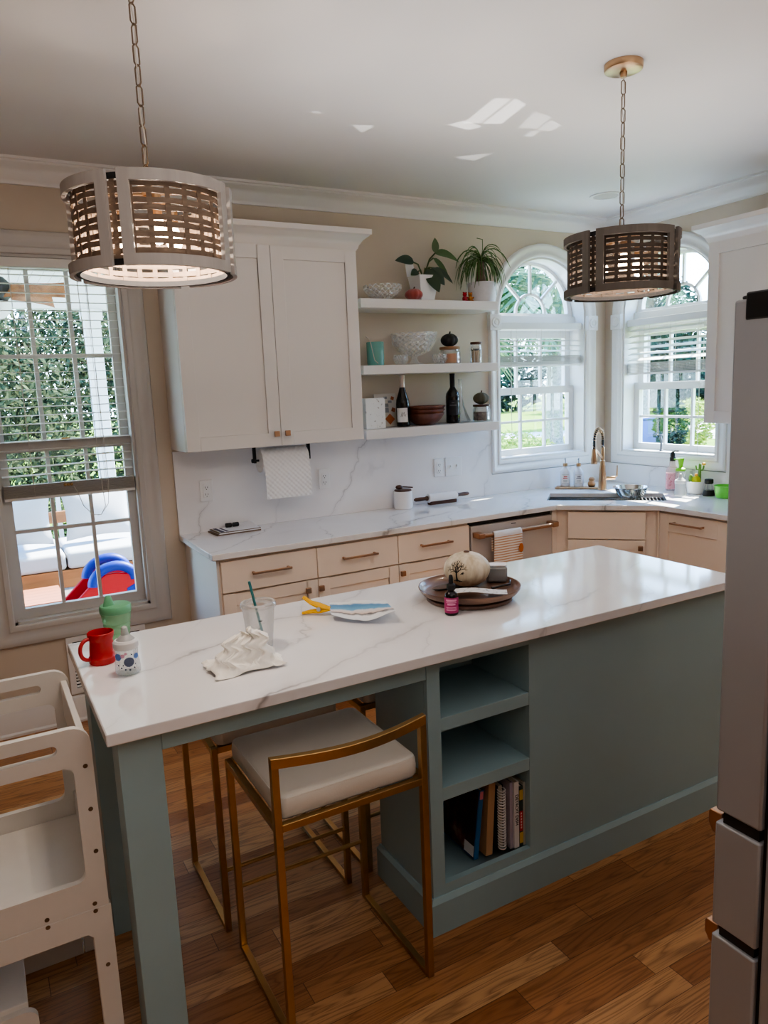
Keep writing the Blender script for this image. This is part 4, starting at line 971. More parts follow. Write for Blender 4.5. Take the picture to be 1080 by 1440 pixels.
one('glass_decanter', MB().lathe([(.05, 0), (.062, .004), (.064, .012), (.05, .04), (.026, .1), (.013, .17), (.010, .22), (.011, .262), (.013, .272), (.0115, .272), (.0085, .22), (.011, .17), (.024, .1), (.048, .04), (.061, .012), (0, .006)], (-1.347, -.078, S1), 28), X['clear'], 'clear glass decanter with a slim tall neck behind the black wine bottle', 'decanter', (-1.347, -.078, S1))
def minipumpkin(name, label, c, r, m, sq=.78, stem=None, ribs=9):
    w = thing(name, label, 'pumpkin', c)
    part('body', MB().ball((c[0], c[1], c[2]+r*sq), r, 45, 14, 0, (1, 1, sq), lambda a, z: 1-.13*abs(sin(ribs*a/2))**.0*0-.12*(1-abs(sin(ribs*a/2)))), m, w, smooth=60)
    part('stem', MB().tube([(c[0], c[1], c[2]+r*sq*1.85), (c[0]+.003, c[1], c[2]+r*sq*2.05), (c[0]+.006, c[1], c[2]+r*sq*2.3)], [r*.12, r*.09, r*.08], 8), stem or X['walnut'], w)
def jar(name, label, c, r, h, fill, fz, lidm, lidh, extra=None):
    w = thing(name, label, 'jar', c)
    part('glass', MB().lathe([(r*.94, 0), (r, .004), (r, h*.8), (r*.88, h*.92), (r*.88, h), (r*.84, h), (r*.84, h*.9), (r*.94, h*.78), (r*.94, .006), (0, .006)], c, 28), X['clear'], w)
    if fill: part('contents', MB().lathe([(0, .0065), (r*.925, .0065), (r*.925, fz), (0, fz)], c, 24), fill, w)
    part('lid', MB().lathe([(0, 0), (r*.93, 0), (r*.96, .003), (r*.96, lidh-.002), (r*.93, lidh), (0, lidh)], (c[0], c[1], c[2]+h+.0005), 28), lidm, w)
    return w
w = jar('potpourri_jar', 'small glass jar of brown potpourri with dark lid on the lowest shelf', (-1.228, -.14, S1), .056, .092, speckle('potpourri', [(.35, (60, 44, 40)), (.6, (130, 104, 96)), (.75, (190, 180, 176))], 70), .06, X['walnut'], .014)
minipumpkin('mini_pumpkin', 'small grey green pumpkin on the potpourri jar', (-1.228, -.14, S1+.1075), .052, mat('grey green pumpkin', (96, 96, 82), .7), .72)
# middle shelf
w = thing('teal_mug', 'tall teal cup leaning with a pale cord at the left of the middle shelf', 'cup', (-1.985, -.14, S2))
part('cup', MB().lathe([(.045, 0), (.049, .003), (.05, .02), (.051, .135), (.048, .136), (.046, .02), (0, .012)], (-1.985, -.14, S2), 32), mat('teal glaze', (106, 160, 152), .25), w)
part('cord', MB().tube([(-2.055, -.16, S2+.165), (-2.04, -.18, S2+.15), (-2.03, -.19, S2+.08), (-2.02, -.193, S2+.03), (-2.0, -.195, S2+.012)], .0025, 6), X['slatgrey'], w)
def facet(n, amp):
    return lambda a, r, z: r*(1+amp*(abs(((a*n/(2*pi)+z*40) % 1)-.5)-.25))
one('crystal_bowl', MB().lathe([(.05, 0), (.052, .006), (.03, .012), (.018, .03), (.02, .05), (.06, .062), (.1, .085), (.128, .13), (.14, .186), (.132, .186), (.118, .13), (.09, .092), (.05, .072), (0, .068)], (-1.716, -.135, S2), 64, 0, None, 1, 1, facet(16, .09)), X['crystal'], 'large cut crystal footed bowl on the middle shelf', 'bowl', (-1.716, -.135, S2), smooth=12)
for i, x in enumerate((-1.826, -1.557)):
    one('crystal_votive', MB().lathe([(.025, 0), (.03, .004), (.046, .03), (.042, .056), (.04, .06), (.036, .056), (.038, .03), (.02, .01), (0, .01)], (x, -.16-.012*i, S2), 32, 0, None, 1, 1, facet(10, .2)), X['crystal'], ['small cut crystal votive at the left foot of the crystal bowl', 'small cut crystal votive between the crystal bowl and candle jar'][i], 'votive', (x, -.16, S2), group='crystal votives', smooth=12)
w = jar('candle_jar', 'orange candle in a glass jar with wooden lid on the middle shelf', (-1.461, -.14, S2), .066, .088, speckle('orange wax', [(.2, (200, 110, 66)), (.8, (226, 150, 104))], 6), .062, wood('jar lid wood', (150, 110, 80), (178, 136, 100), 1, .5), .016)
minipumpkin('mini_pumpkin', 'small charcoal pumpkin on the candle jar', (-1.461, -.14, S2+.1055), .055, mat('charcoal pumpkin', (44, 44, 46), .75), .72, X['softblack'])
w = jar('match_jar', 'tall glass jar of black tipped matches at the right of the middle shelf', (-1.261, -.14, S2), .037, .118, None, 0, X['walnut'], .014)
mt = MB(); tp = MB()
for i in range(26):
    a = random.uniform(0, 2*pi); r = .026*sqrt(random.random()); x, y = -1.261+r*cos(a), -.14+r*sin(a); x2, y2 = x+random.uniform(-.005, .005), y+random.uniform(-.005, .005); h = random.uniform(.078, .086)
    mt.cyl((x, y, S2+.008), (x2, y2, S2+h), .0022, 6); tp.ball((x2, y2, S2+h+.003), .0042, 8, 5)
part('matches', mt, mat('match wood', (206, 172, 130), .7), w); part('match_tips', tp, X['softblack'], w)
# top shelf
one('glass_bowl', MB().lathe([(.045, 0), (.05, .004), (.085, .03), (.108, .06), (.112, .088), (.108, .088), (.102, .06), (.08, .034), (.04, .01), (0, .01)], (-1.915, -.13, S3), 48, 0, None, 1, 1, facet(18, .12)), X['crystal'], 'cut glass bowl at the left of the top shelf', 'bowl', (-1.915, -.13, S3), smooth=12)
minipumpkin('mini_pumpkin', 'small dusty red pumpkin beside the tapered white planter', (-1.742, -.195, S3), .054, mat('dusty red velvet', (164, 82, 76), .9, sheen=.3), .62)
X['leafdark'] = mat('dark glossy leaf', (48, 68, 46), .35); X['leafmid'] = mat('mid green leaf', (78, 104, 60), .4); X['stemg'] = mat('green stem', (84, 100, 58), .6)
w = thing('potted_plant', 'broad leaved plant in a tapered white planter on the top shelf', 'plant', (-1.635, -.13, S3))
pv = []; pc = (-1.632, -.13)
pt = MB(); lv = [(.045, 0), (.068, .15), (.066, .15), (.062, .146), (.058, .12)]
vs = []
for (hh, z) in lv: vs += [(pc[0]+u*hh, pc[1]+v*hh, S3+z) for u, v in ((-1,-1),(1,-1),(1,1),(-1,1))]
pt.add(vs, [(3,2,1,0), (16,17,18,19)]+[(i*4+k, i*4+(k+1) % 4, (i+1)*4+(k+1) % 4, (i+1)*4+k) for i in range(4) for k in range(4)])
part('planter', pt, X['white'], w, bevel=.004)
def leaf(b, p, d, L, W, droop, up=(0,0,1), mi=0, fold=.25):
    p = V(p); d = V(d).normalized(); sd = d.cross(V(up)).normalized(); n = 10
    vs = []; cur = p.copy()
    for i in range(n+1):
        t = i/n; wd = W*sin(pi*min(1, t**.8*.97+.03))**.8 if 0 < i < n else .001
        dd = (d+V((0,0,-1))*droop*t).normalized(); nn = sd.cross(dd)
        vs += [cur-sd*wd/2+nn*wd*fold*.5, cur, cur+sd*wd/2+nn*wd*fold*.5]; cur = cur+dd*(L/n)
    b.add(vs, [(i*3+k, i*3+k+1, i*3+k+4, i*3+k+3) for i in range(n) for k in range(2)], mi)
c0 = V((-1.632, -.13, S3+.14))
specs = [((-1.70, -.14, S3+.225), (-1, -.1, .25), .14, .062, .5, 0), ((-1.545, -.13, S3+.285), (.9, -.2, .1), .17, .058, 1.0, 1), ((-1.54, -.13, S3+.29), (-.08, -.1, 1), .085, .045, .1, 1),
 ((-1.55, -.12, S3+.26), (.8, .1, -.5), .17, .042, .6, 1), ((-1.56, -.14, S3+.20), (.75, -.2, -.35), .15, .042, .7, 0), ((-1.63, -.17, S3+.185), (.25, -.4, -.75), .16, .085, .3, 0), ((-1.60, -.16, S3+.19), (.5, -.3, -.5), .13, .07, .6, 0), ((-1.685, -.16, S3+.17), (-.9, -.3, -.15), .075, .05, .5, 0)]
lf = MB(); stm = MB()
for (p, d, L, W, dr_, mi) in specs:
    leaf(lf, p, d, L, W, dr_, (-.35, -.85, .4), mi); m1 = c0.lerp(V(p), .55)+V((0, 0, .03)); stm.tube([c0, m1, V(p)], .0045, 6)
part('leaves', lf, [X['leafdark'], X['leafmid']], w); part('stems', stm, X['stemg'], w)
part('plant_tag', MB().obox((-1.72, -.125, S3+.185), (.055, .002, .08), M.Rotation(R(-8), 3, 'Y')), X['white'], w)
def bear(x, m1, label):
    w = thing('gummy_figure', label, 'figurine', (x, -.165, S3), 0, 'tiny glossy figurines')
    b = MB().ball((x, -.165, S3+.021), .017, 12, 8, 0, (1, .9, 1.2)).ball((x, -.165, S3+.047), .0135, 12, 8)
    for s in (-1, 1): b.ball((x+s*.010, -.165, S3+.058), .005, 8, 5).ball((x+s*.013, -.177, S3+.028), .0055, 8, 5).ball((x+s*.009, -.178, S3+.008), .0075, 8, 5)
    part('body', b, m1, w)
bear(-1.356, mat('glossy red', (176, 24, 40), .2), 'tiny glossy red bear shaped figurine on the top shelf')
bear(-1.315, mat('glossy amber', (176, 110, 40), .2), 'tiny glossy amber bear shaped figurine beside the ponytail palm pot')
w = thing('ponytail_palm', 'ponytail palm with drooping thin leaves in a round white pot', 'plant', (-1.208, -.14, S3))
pc = (-1.208, -.14, S3)
part('pot', MB().lathe([(.078, 0), (.083, .004), (.089, .118), (.087, .124), (.081, .124), (.079, .1), (0, .1)], pc, 36), mat('white glazed pot', (214, 212, 216), .45, var=.06, vscale=30), w)
part('trunk', MB().lathe([(.045, .1), (.036, .125), (.026, .16), (.023, .2), (.024, .245), (.012, .255), (0, .256)], (pc[0]-.005, pc[1], pc[2]), 16), speckle('brown bark', [(.3, (84, 64, 52)), (.7, (122, 98, 78))], 60), w)
lv = MB(); rnd = random.Random(4)
for i in range(90):
    a = rnd.uniform(0, 2*pi); el = rnd.uniform(.5, 1.45); L = rnd.uniform(.16, .30); p = V((pc[0]-.005, pc[1], pc[2]+.25)); d = V((cos(a)*cos(el), sin(a)*cos(el), sin(el)))
    if d.y > 0: d.y *= .45
    pts = [p.copy()]
    for k in range(9):
        d = (d+V((rnd.uniform(-.16, .16), rnd.uniform(-.12, .12), -.46))).normalized(); p = p+d*L/9; pts.append(p.copy())
    if min(q.y for q in pts) < -.38: continue
    for q in pts: q.y = min(q.y, -.012)
    lv.tube(pts, [.0035]*8+[.002, .001], 4, flat=.5)
lv.tube([(pc[0], pc[1], pc[2]+.25), (pc[0]+.012, pc[1], pc[2]+.33), (pc[0]+.012, pc[1], pc[2]+.385), (pc[0]-.03, pc[1], pc[2]+.39)], .0025, 5)
part('leaves', lv, mat('palm leaf', (74, 104, 48), .5, var=.25, vscale=30), w)

# ------------------------------------------------------------------ things on the island
def cupbody(w, prof, c, m, name='cup', seg=32, **k): return part(name, MB().lathe(prof, c, seg, **k), m, w)
w = thing('sippy_cup', 'tall translucent green sippy cup with spout lid', 'sippy cup', (-3.772, -1.668, Q))
c = (-3.772, -1.668, Q)
gp = [(.03, 0), (.034, .003), (.035, .012)]+[(.0345+.0015*cos(i*2.2)+(.0008*i), .016+.0065*i) for i in range(9)]+[(.043, .082), (.045, .094), (0, .094)]
cupbody(w, gp, c, glassy('green translucent plastic cup', (208, 244, 218), .04, .1, (176, 232, 190), .36))
ld = part('lid', MB().lathe([(.0455, .0945), (.047, .097), (.047, .112), (.044, .118), (.03, .122), (0, .121)], c, 32).lathe([(.016, .112), (.012, .13), (.0075, .148), (.005, .152), (0, .152)], (c[0]-.02, c[1]-.012, c[2]), 16, 0, None, 1.2, .8), mat('soft green lid', (104, 168, 128), .45), w)
w = thing('snack_cup', 'red translucent handled toddler cup beside the green sippy cup', 'cup', (-3.848, -1.83, Q))
c = (-3.842, -1.832, Q)
cupbody(w, [(.035, 0), (.0375, .003), (.038, .018), (.035, .022), (.034, .04), (.0315, .066), (.033, .07), (.036, .078), (.0365, .088), (.0345, .09), (.030, .068), (.032, .04), (.034, .02), (0, .006)], c, glassy('red translucent plastic', (238, 84, 84), .05, .12, (214, 44, 50), .55))
part('handle', MB().tube([V(c)+V((-.033-.027*sin(pi*i/16)**.8, -.011-.009*sin(pi*i/16), .047+.030*cos(pi*i/16))) for i in range(17)], .0055, 12), mat('red plastic handle', (178, 40, 46), .4), w)
w = baby_bottle('baby_bottle', 'clear baby bottle printed with blue planets at the island corner', (-3.796, -1.962, Q), .95, glassy('printed clear bottle', (253, 254, 255), .04, .06, (250, 250, 255), .22), None, mat('grey white collar', (214, 212, 212), .45))
bc_ = V((-3.796, -1.962, Q)); av = math.atan2(-2.03, -.30)
def dots(lst, m, name):
    b = MB()
    for (a, z, r) in lst:
        nrm = V((cos(av+a), sin(av+a), 0)); tg = V((-nrm.y, nrm.x, 0)); cen = bc_+nrm*.0337+V((0, 0, z)); k = 12; vs = []
        for i in range(k):
            q = 2*pi*i/k; off = r*cos(q); aa = av+a+off/.033
            vs.append(bc_+V((.0345*cos(aa), .0345*sin(aa), z+r*sin(q))))
        b.add(vs, [tuple(range(k))])
    part(name, b, m, w, smooth=0)
dots([(.12, .04, .0135)], mat('slate planet print', (84, 92, 118), .6), 'planet_print'); dots([(.75, .053, .008), (-.75, .055, .010)], mat('blue planet print', (92, 124, 186), .6), 'planet_print')
dots([(-.5, .025, .0022), (-.2, .02, .0022), (.15, .018, .0025), (.5, .022, .0022), (-.75, .032, .002), (.6, .032, .002), (-.35, .032, .0018), (.35, .06, .002)], mat('dark star print', (70, 76, 96), .6), 'star_print')
dots([(-.35, .058, .006), (-.1, .064, .004)], mat('pink print', (214, 160, 182), .6), 'cloud_print')
# iced coffee cup
w = thing('plastic_cup', 'large clear plastic lidded cup with a teal straw', 'cup', (-3.423, -1.985, Q))
c = (-3.423, -1.985, Q)
part('cup', MB().lathe([(.033, 0), (.036, .003), (.047, .125), (.0485, .126), (.0475, .128), (.046, .125), (.035, .005), (0, .004)], c, 40), X['clearp'], w)
part('lid', MB().lathe([(.05, .122), (.0525, .126), (.0525, .134), (.049, .139), (.043, .139), (.041, .131), (.018, .131)], c, 40, cap=False), glassy('clear lid', (246, 246, 246), .10, .08, (240, 240, 240), .25), w)
part('printed_marks', MB().box(c[0]-.015, c[0]-.006, c[1]-.0445, c[1]-.044, Q+.092, Q+.0945).box(c[0]-.018, c[0]-.012, c[1]-.0425, c[1]-.042, Q+.07, Q+.0715), X['softblack'], w)
one('drinking_straw', MB().cyl((-3.409, -1.985, Q+.009), (-3.447, -1.992, Q+.205), .004, 12), mat('teal plastic straw', (56, 132, 136), .4), 'teal drinking straw standing in the clear cup', 'straw', (-3.411, -1.985, Q+.006))
# crumpled napkin
def napkin():
    from mathutils import noise
    b = MB(); n = 72
    def rid(p): return 1-abs(noise.noise(p))*2
    def f(u, v):
        x, y = (u-.5)*2, (v-.5)*2; a = math.atan2(y, x); r = max(abs(x), abs(y)); e = 1+.22*noise.noise(V((cos(a)*1.6, sin(a)*1.6, 4)))
        hx, hy = x*.098*e, y*.070*e; p = V((hx*15, hy*15, 1.7))
        dome = max(0, 1-(r*.98)**2.4); q4 = lambda cx, cy, sx, sy: math.exp(-(((hx-cx)/sx)**2+((hy-cy)/sy)**2)**1.6)
        z = dome*(.012+.024*rid(p)+.013*rid(p*2.3+V((3, 1, 0)))+.007*rid(p*5))
        z += .070*q4(.052, .004, .026, .040)*(.9+.12*rid(p*2)) + .046*q4(-.008, .006, .046, .036)*(.75+.4*rid(p*2.4)) + .02*q4(-.06, -.01, .03, .03)
        z += .010*max(0, r-.55)*(.5+rid(p*1.5))
        jx = .020*noise.noise(p*1.4+V((9, 0, 0)))*dome+.006*noise.noise(p*4); jy = .020*noise.noise(p*1.4+V((0, 9, 0)))*dome
        return (-3.518+hx+jx+.012*sin(z*160+hx*30)*dome, -2.10+hy+jy-.2*z, Q+.0015+max(0, z))
    return b.grid(f, n, n)
nk = one('crumpled_napkin', napkin(), mat('soft white paper', (250, 246, 238), .9), 'crumpled white paper napkin in front of the clear cup', 'napkin', (-3.518, -2.10, Q), smooth=24)
sd = nk.modifiers.new('s', 'SOLIDIFY'); sd.thickness = .0012; sd.offset = 1
# spring clip and snack bag
w = thing('spring_clip', 'yellow plastic spring clip on the island', 'clip', (-3.135, -1.79, Q))
my = mat('glossy yellow plastic', (232, 176, 26), .25)
cd_ = V((.79, -.61, 0)).normalized(); ct = V((-3.148, -1.800, Q+.024)); sdv = V((0, 0, 1)).cross(cd_)
b = MB()
b.tube([ct+cd_*.036-V((0, 0, .002)), ct+cd_*.0+V((0, 0, .008)), ct-cd_*.028+V((0, 0, .018)), ct-cd_*.055+V((0, 0, .038))], [.010, .016, .012, .009], 12, flat=.62)
part('jaw', b, my, w)
b = MB().tube([ct+cd_*.036-V((0, 0, .004)), ct-V((0, 0, .010)), ct-cd_*.03-V((0, 0, .012)), ct-cd_*.06-V((0, 0, .018))], [.009, .015, .012, .0085], 12, flat=.55); part('jaw', b, my, w)
part('spring', MB().cyl(ct-sdv*.017, ct+sdv*.017, .0075, 12), X['steel'], w)
m, nt, out = newmat('printed snack bag'); T = NT(nt); ox, oy, oz = T.xyz(T.obj())
ns = T.noise(T.obj(), 28, 3)
cc = T.ramp(T.math('ADD', T.math('ADD', T.math('MULTIPLY_ADD', oy, 5.14, 1.02), T.math('MULTIPLY', ox, 4.65)), T.math('MULTIPLY_ADD', ns, .25, -.12)), [(.0, lin((226, 232, 238))), (.22, lin((236, 238, 240))), (.3, lin((90, 90, 92))), (.36, lin((226, 208, 200))), (.5, lin((222, 222, 224))), (.56, lin((120, 176, 210))), (.8, lin((84, 140, 186))), (.9, lin((236, 240, 242)))])
bb = T.bsdf(cc, .35); T.l(bb.outputs[0], out.inputs[0])
def bag(u, v):
    A, B_, C_, D_ = V((-3.095, -1.765, 0)), V((-3.148, -1.890, 0)), V((-2.988, -2.035, 0)), V((-2.940, -1.880, 0))
    p = B_.lerp(C_, u)*(1-v)+A.lerp(D_, u)*v; bul = sin(pi*u)*(1-v)**1.5; p = p+V((-.006, -.014, 0))*bul
    crease = .004*max(0, 1-abs(u-.42)/.06)
    z = .024+.012*u*v+.018*u*(1-v)-.020*bul+.004*sin(u*9+v*3)*u+crease
    return (p.x, p.y, Q+max(.002, z))
bg = one('snack_packet', MB().grid(bag, 20, 14), m, 'flat blue and white printed packet held by the yellow clip', 'packet', (-3.02, -1.83, Q))
# tray, pumpkin and what lies beside it
TC = (-2.632, -1.936)
w = thing('wooden_tray', 'round dark wooden footed tray on the island', 'tray', (TC[0], TC[1], Q))
X['traywood'] = wood('mixed walnut tray', (84, 62, 54), (146, 112, 92), .35, .35, 'x', .3)
part('dish', MB().lathe([(.10, .018), (.15, .019), (.168, .026), (.177, .038), (.1795, .044), (.1785, .047), (.175, .046), (.168, .036), (.15, .028), (0, .027)], (TC[0], TC[1], Q), 64), X['traywood'], w)
part('foot_ring', MB().lathe([(.148, 0), (.152, .002), (.152, .012), (.14, .0175), (0, .0175)], (TC[0], TC[1], Q), 56), X['traywood'], w)
m, nt, out = newmat('cream pumpkin skin'); T = NT(nt); ns = T.noise(T.mapv(T.obj(), (40, 40, 5)), 1, 4)
bb = T.bsdf(T.ramp(ns, [(.35, lin((196, 180, 152))), (.65, lin((228, 218, 198)))]), .55); T.l(bb.outputs[0], out.inputs[0])
PC = V((-2.605, -1.885, Q+.0285)); PRr = .083; PSQ = .75
w = thing('cream_pumpkin', 'cream pumpkin with a black bare tree decal, on the round tray', 'pumpkin', PC)
pf = lambda a, z: (1-.035*(1-abs(sin(8*a)))-0.0)*(1-.0*z)
def pumpz(z): return z-.16*max(0, abs(z)-.8)/.2*(1 if z > 0 else -1)
bd = MB().ball((PC.x, PC.y, PC.z+PRr*PSQ), PRr, 96, 28, 0, (1, 1, PSQ), pf); part('body', bd, m, w, smooth=60)
part('stem', MB().lathe([(.012, -.004), (.011, .002), (.008, .005), (0, .006)], (PC.x, PC.y, PC.z+2*PRr*PSQ-.001), 12), X['walnut'], w)
av2 = math.atan2(-3.99+1.885, -4.097+2.605)
def onp(t, z):      # angle offset from the camera side, height in half heights
    a = av2+t; rr = PRr*sqrt(max(0, 1-z*z))*pf(a, z)+.0006; return V((PC.x+rr*cos(a), PC.y+rr*sin(a), PC.z+PRr*PSQ*(1+z*1.006)))
br = MB()
def twig(t0, z0, t1, z1, r0, r1): br.tube([onp(t0+(t1-t0)*i/6, z0+(z1-z0)*i/6) for i in range(7)], [r0+(r1-r0)*i/6 for i in range(7)], 6)
TT = -.46
twig(TT, -.42, TT, .12, .0034, .0026)
for (dt, dz) in ((-.22, -.46), (-.12, -.47), (.12, -.47), (.22, -.45)): twig(TT, -.36, TT+dt, dz, .0022, .0006)
rnd = random.Random(3)
def grow(t, z, ang, L, r, d):
    t1, z1 = t+L*cos(ang)*1.0, z+L*sin(ang)*1.15
    twig(t, z, t1, z1, r, r*.6)
    if d > 0:
        for q in (-1, 1): grow(t1, z1, ang+q*rnd.uniform(.35, .75), L*rnd.uniform(.62, .78), r*.62, d-1)
        if rnd.random() < .5: grow((t+t1)/2, (z+z1)/2, ang+rnd.choice((-1, 1))*.8, L*.6, r*.5, d-1)
for an in (.75, 1.35, 1.95, 2.5): grow(TT, .06, an, .225, .002, 3)
part('tree_decal', br, X['softblack'], w)
br = MB(); twig(TT+.16, -.02, TT+.36, .08, .0008, .0006)
for (a0_, z0_) in ((.26, .05),): br.tube([onp(TT+a0_-.07, z0_-.05), onp(TT+a0_, z0_), onp(TT+a0_+.05, z0_+.05)], [.0008, .0032, .0014], 6); br.tube([onp(TT+a0_-.02, z0_), onp(TT+a0_+.05, z0_-.08)], [.002, .0006], 6)
part('bird_decal', br, X['softblack'], w)
# packet, paper and pens on the tray
w = thing('folded_packet', 'grey and white foil packet behind the pumpkin on the tray', 'packet', (-2.45, -1.87, Q+.03))
rz = M.Rotation(R(-35), 3, 'Z')
part('packet', MB().obox((-2.487, -1.905, Q+.06), (.075, .05, .058), rz), mat('grey foil', (150, 150, 150), .35), w, bevel=.008)
part('tissue_top', MB().obox((-2.487, -1.905, Q+.092), (.07, .046, .006), rz), m_paper, w, bevel=.002)
one('paper_slip', MB().grid(lambda u, v: tuple(V((-2.652, -2.027, Q+.0485))+M.Rotation(R(-36), 3, 'Z') @ V((-.09+.18*u, -.028+.056*v, .004*sin(u*5)-.012*abs(v-.5)*0))), 12, 3), speckle('printed slip', [(.35, (226, 226, 226)), (.6, (216, 218, 222)), (.66, (160, 162, 168))], 60), 'long white paper slip across the front of the tray', 'paper', (-2.652, -2.027, Q+.045))
one('black_pen', MB().tube([(-2.575, -1.99, Q+.037), (-2.50, -1.995, Q+.040), (-2.475, -1.965, Q+.043)], .0045, 8), X['black'], 'black pen lying on the tray in front of the pumpkin', 'pen', (-2.53, -1.99, Q+.035))
one('flat_pouch', MB().ball((-2.69, -1.87, Q+.036), .02, 16, 8, 0, (2.6, 1.2, .35)), mat('grey brown pouch', (108, 94, 90), .6), 'flat grey brown pouch at the left of the pumpkin on the tray', 'pouch', (-2.69, -1.87, Q+.03))  # flat pouch of unknown use
# dropper bottle
w = thing('dropper_bottle', 'dark dropper bottle with a pink label in front of the tray', 'bottle', (-2.79, -2.055, Q))
c = (-2.79, -2.055, Q)
part('bottle', MB().lathe([(.02, 0), (.0225, .003), (.0225, .062), (.02, .071), (.011, .079), (.0105, .084), (0, .084)], c, 28), mat('dark amber glass', (30, 20, 22), .12), w)
part('dropper_cap', MB().lathe([(.0135, .084), (.0145, .086), (.0145, .1), (.012, .102), (.0075, .104), (.0075, .122), (.006, .13), (.003, .133), (0, .133)], c, 20), X['softblack'], w)
a0 = math.atan2(c[1]*-1*0+(-3.99-c[1]), -4.097-c[0])
lb = part('label', MB().band(c, .0227, .009, .06, a0-1.5, a0+1.5, .0004, 28), mat('magenta label', (166, 40, 104), .5), w)
ln = MB()
for (z0, z1, k) in ((.043, .0445, .8), (.046, .0475, .7), (.049, .055, .8), (.036, .041, .6), (.027, .029, .8), (.023, .025, .75), (.018, .0205, .8)): ln.band(c, .0232, z0, z1, a0-k, a0+k, .0003, 12)
part('label_print', ln, mat('pale pink print', (222, 150, 184), .6), lb)
# cookbooks in the cubby
S0 = .1525
def book(x, lean, th, h, dp, yf, spine, pages, label, extra=None):
    w = thing('book', label, 'book', (x, yf, S0), 0, 'books in the island cubby')
    rt = M.Rotation(R(lean), 3, 'Y')
    def bb(b, x0, x1, y0, y1, z0, z1):
        b.obox(V((x+th/2, yf, S0+.001+max(0, th*sin(R(abs(lean)))) ))+rt @ V(((x0+x1)/2-th/2, (y0+y1)/2, (z0+z1)/2)), (x1-x0, y1-y0, z1-z0), rt)
    c = MB(); bb(c, 0, .002, 0, dp, 0, h); bb(c, th-.002, th, 0, dp, 0, h); bb(c, .002, th-.002, 0, .002, 0, h); part('cover', c, spine, w)
    p = MB(); bb(p, .0022, th-.0022, .0022, dp-.004, .003, h-.003); part('pages', p, pages, w)
    return w, rt, V((x+th/2, yf, S0+.001+max(0, th*sin(R(abs(lean))))))
pgm = mat('book pages', (196, 186, 168), .9)
w, rt, o_ = book(-2.852, 7, .016, .232, .19, -2.238, mat('blue book spine', (36, 96, 148), .5), pgm, 'blue spined book leaning left with dark pictured cover')
part('cover_picture', MB().obox(o_+rt @ V((-.0087, .095, .116)), (.0008, .18, .222), rt), speckle('dark food photo', [(.3, (26, 24, 26)), (.5, (60, 40, 36)), (.62, (120, 60, 44)), (.72, (150, 140, 120))], 14), w)
part('barcode_label', MB().obox(o_+rt @ V((-.0096, .03, .025)), (.0008, .05, .035), rt), X['white'], w)
part('spine_logo', MB().obox(o_+rt @ V((0, -.0006, .215)), (.012, .001, .026), rt), mat('pink spine logo', (206, 120, 130), .6), w)
w, rt, o_ = book(-2.809, 4, .026, .246, .20, -2.243, mat('tan book cover', (176, 140, 104), .6), pgm, 'thick tan book leaning beside the blue spined book')
# spiral bound
w = thing('book', 'black and white spiral bound notebook in the island cubby', 'book', (-2.745, -2.25, S0), 0, 'books in the island cubby')
part('cover', MB().box(-2.752, -2.75, -2.235, -2.05, S0+.001, S0+.225).box(-2.732, -2.73, -2.235, -2.05, S0+.001, S0+.225), X['softblack'], w); part('pages', MB().box(-2.7498, -2.7322, -2.232, -2.055, S0+.003, S0+.222), pgm, w)
b = MB()
for i in range(22):
    z = S0+.012+i*.0096; b.tube([(-2.741+.0125*cos(2*pi*k/14), -2.24+.0125*sin(2*pi*k/14), z+.002*sin(2*pi*k/14)) for k in range(14)], .0022, 6, closed=True)
part('spiral', b, mat('white coated wire', (226, 224, 222), .4), w, smooth=60)
book(-2.716, 0, .011, .232, .19, -2.252, mat('pale violet book', (170, 160, 172), .6), pgm, 'thin pale violet book right of the spiral notebook')
w, rt, o_ = book(-2.7025, 0, .0185, .232, .19, -2.258, mat('white book spine', (222, 218, 216), .6), pgm, 'white spined book with dark lettering reading down the spine')
textmesh('DETROIT DISH', .0165, X['softblack'], M(((0, 1, 0), (0, 0, -1), (-1, 0, 0))), (-2.69325, -2.2586, S0+.135), 'spine_lettering', w)
w, rt, o_ = book(-2.682, 0, .0145, .212, .18, -2.258, mat('green black book', (44, 60, 56), .5), pgm, 'thin book with a yellow and red patterned spine')
part('yellow_block', MB().box(-2.6815, -2.668, -2.2588, -2.2582, S0+.165, S0+.2).box(-2.6815, -2.668, -2.2588, -2.2582, S0+.012, S0+.05), mat('yellow spine block', (222, 180, 30), .6), w)
part('red_block', MB().box(-2.6815, -2.668, -2.2588, -2.2582, S0+.055, S0+.125), mat('red spine block', (196, 52, 46), .6), w)
zz = MB()
for i in range(6): zz.box(-2.6775, -2.6725, -2.2592, -2.2588, S0+.064+i*.01, S0+.070+i*.01)
part('spine_print', zz, mat('pale spine print', (232, 200, 196), .6), w)
book(-2.667, 0, .009, .222, .18, -2.259, mat('pale grey booklet', (176, 176, 166), .6), pgm, 'thin pale booklet against the right side of the cubby')
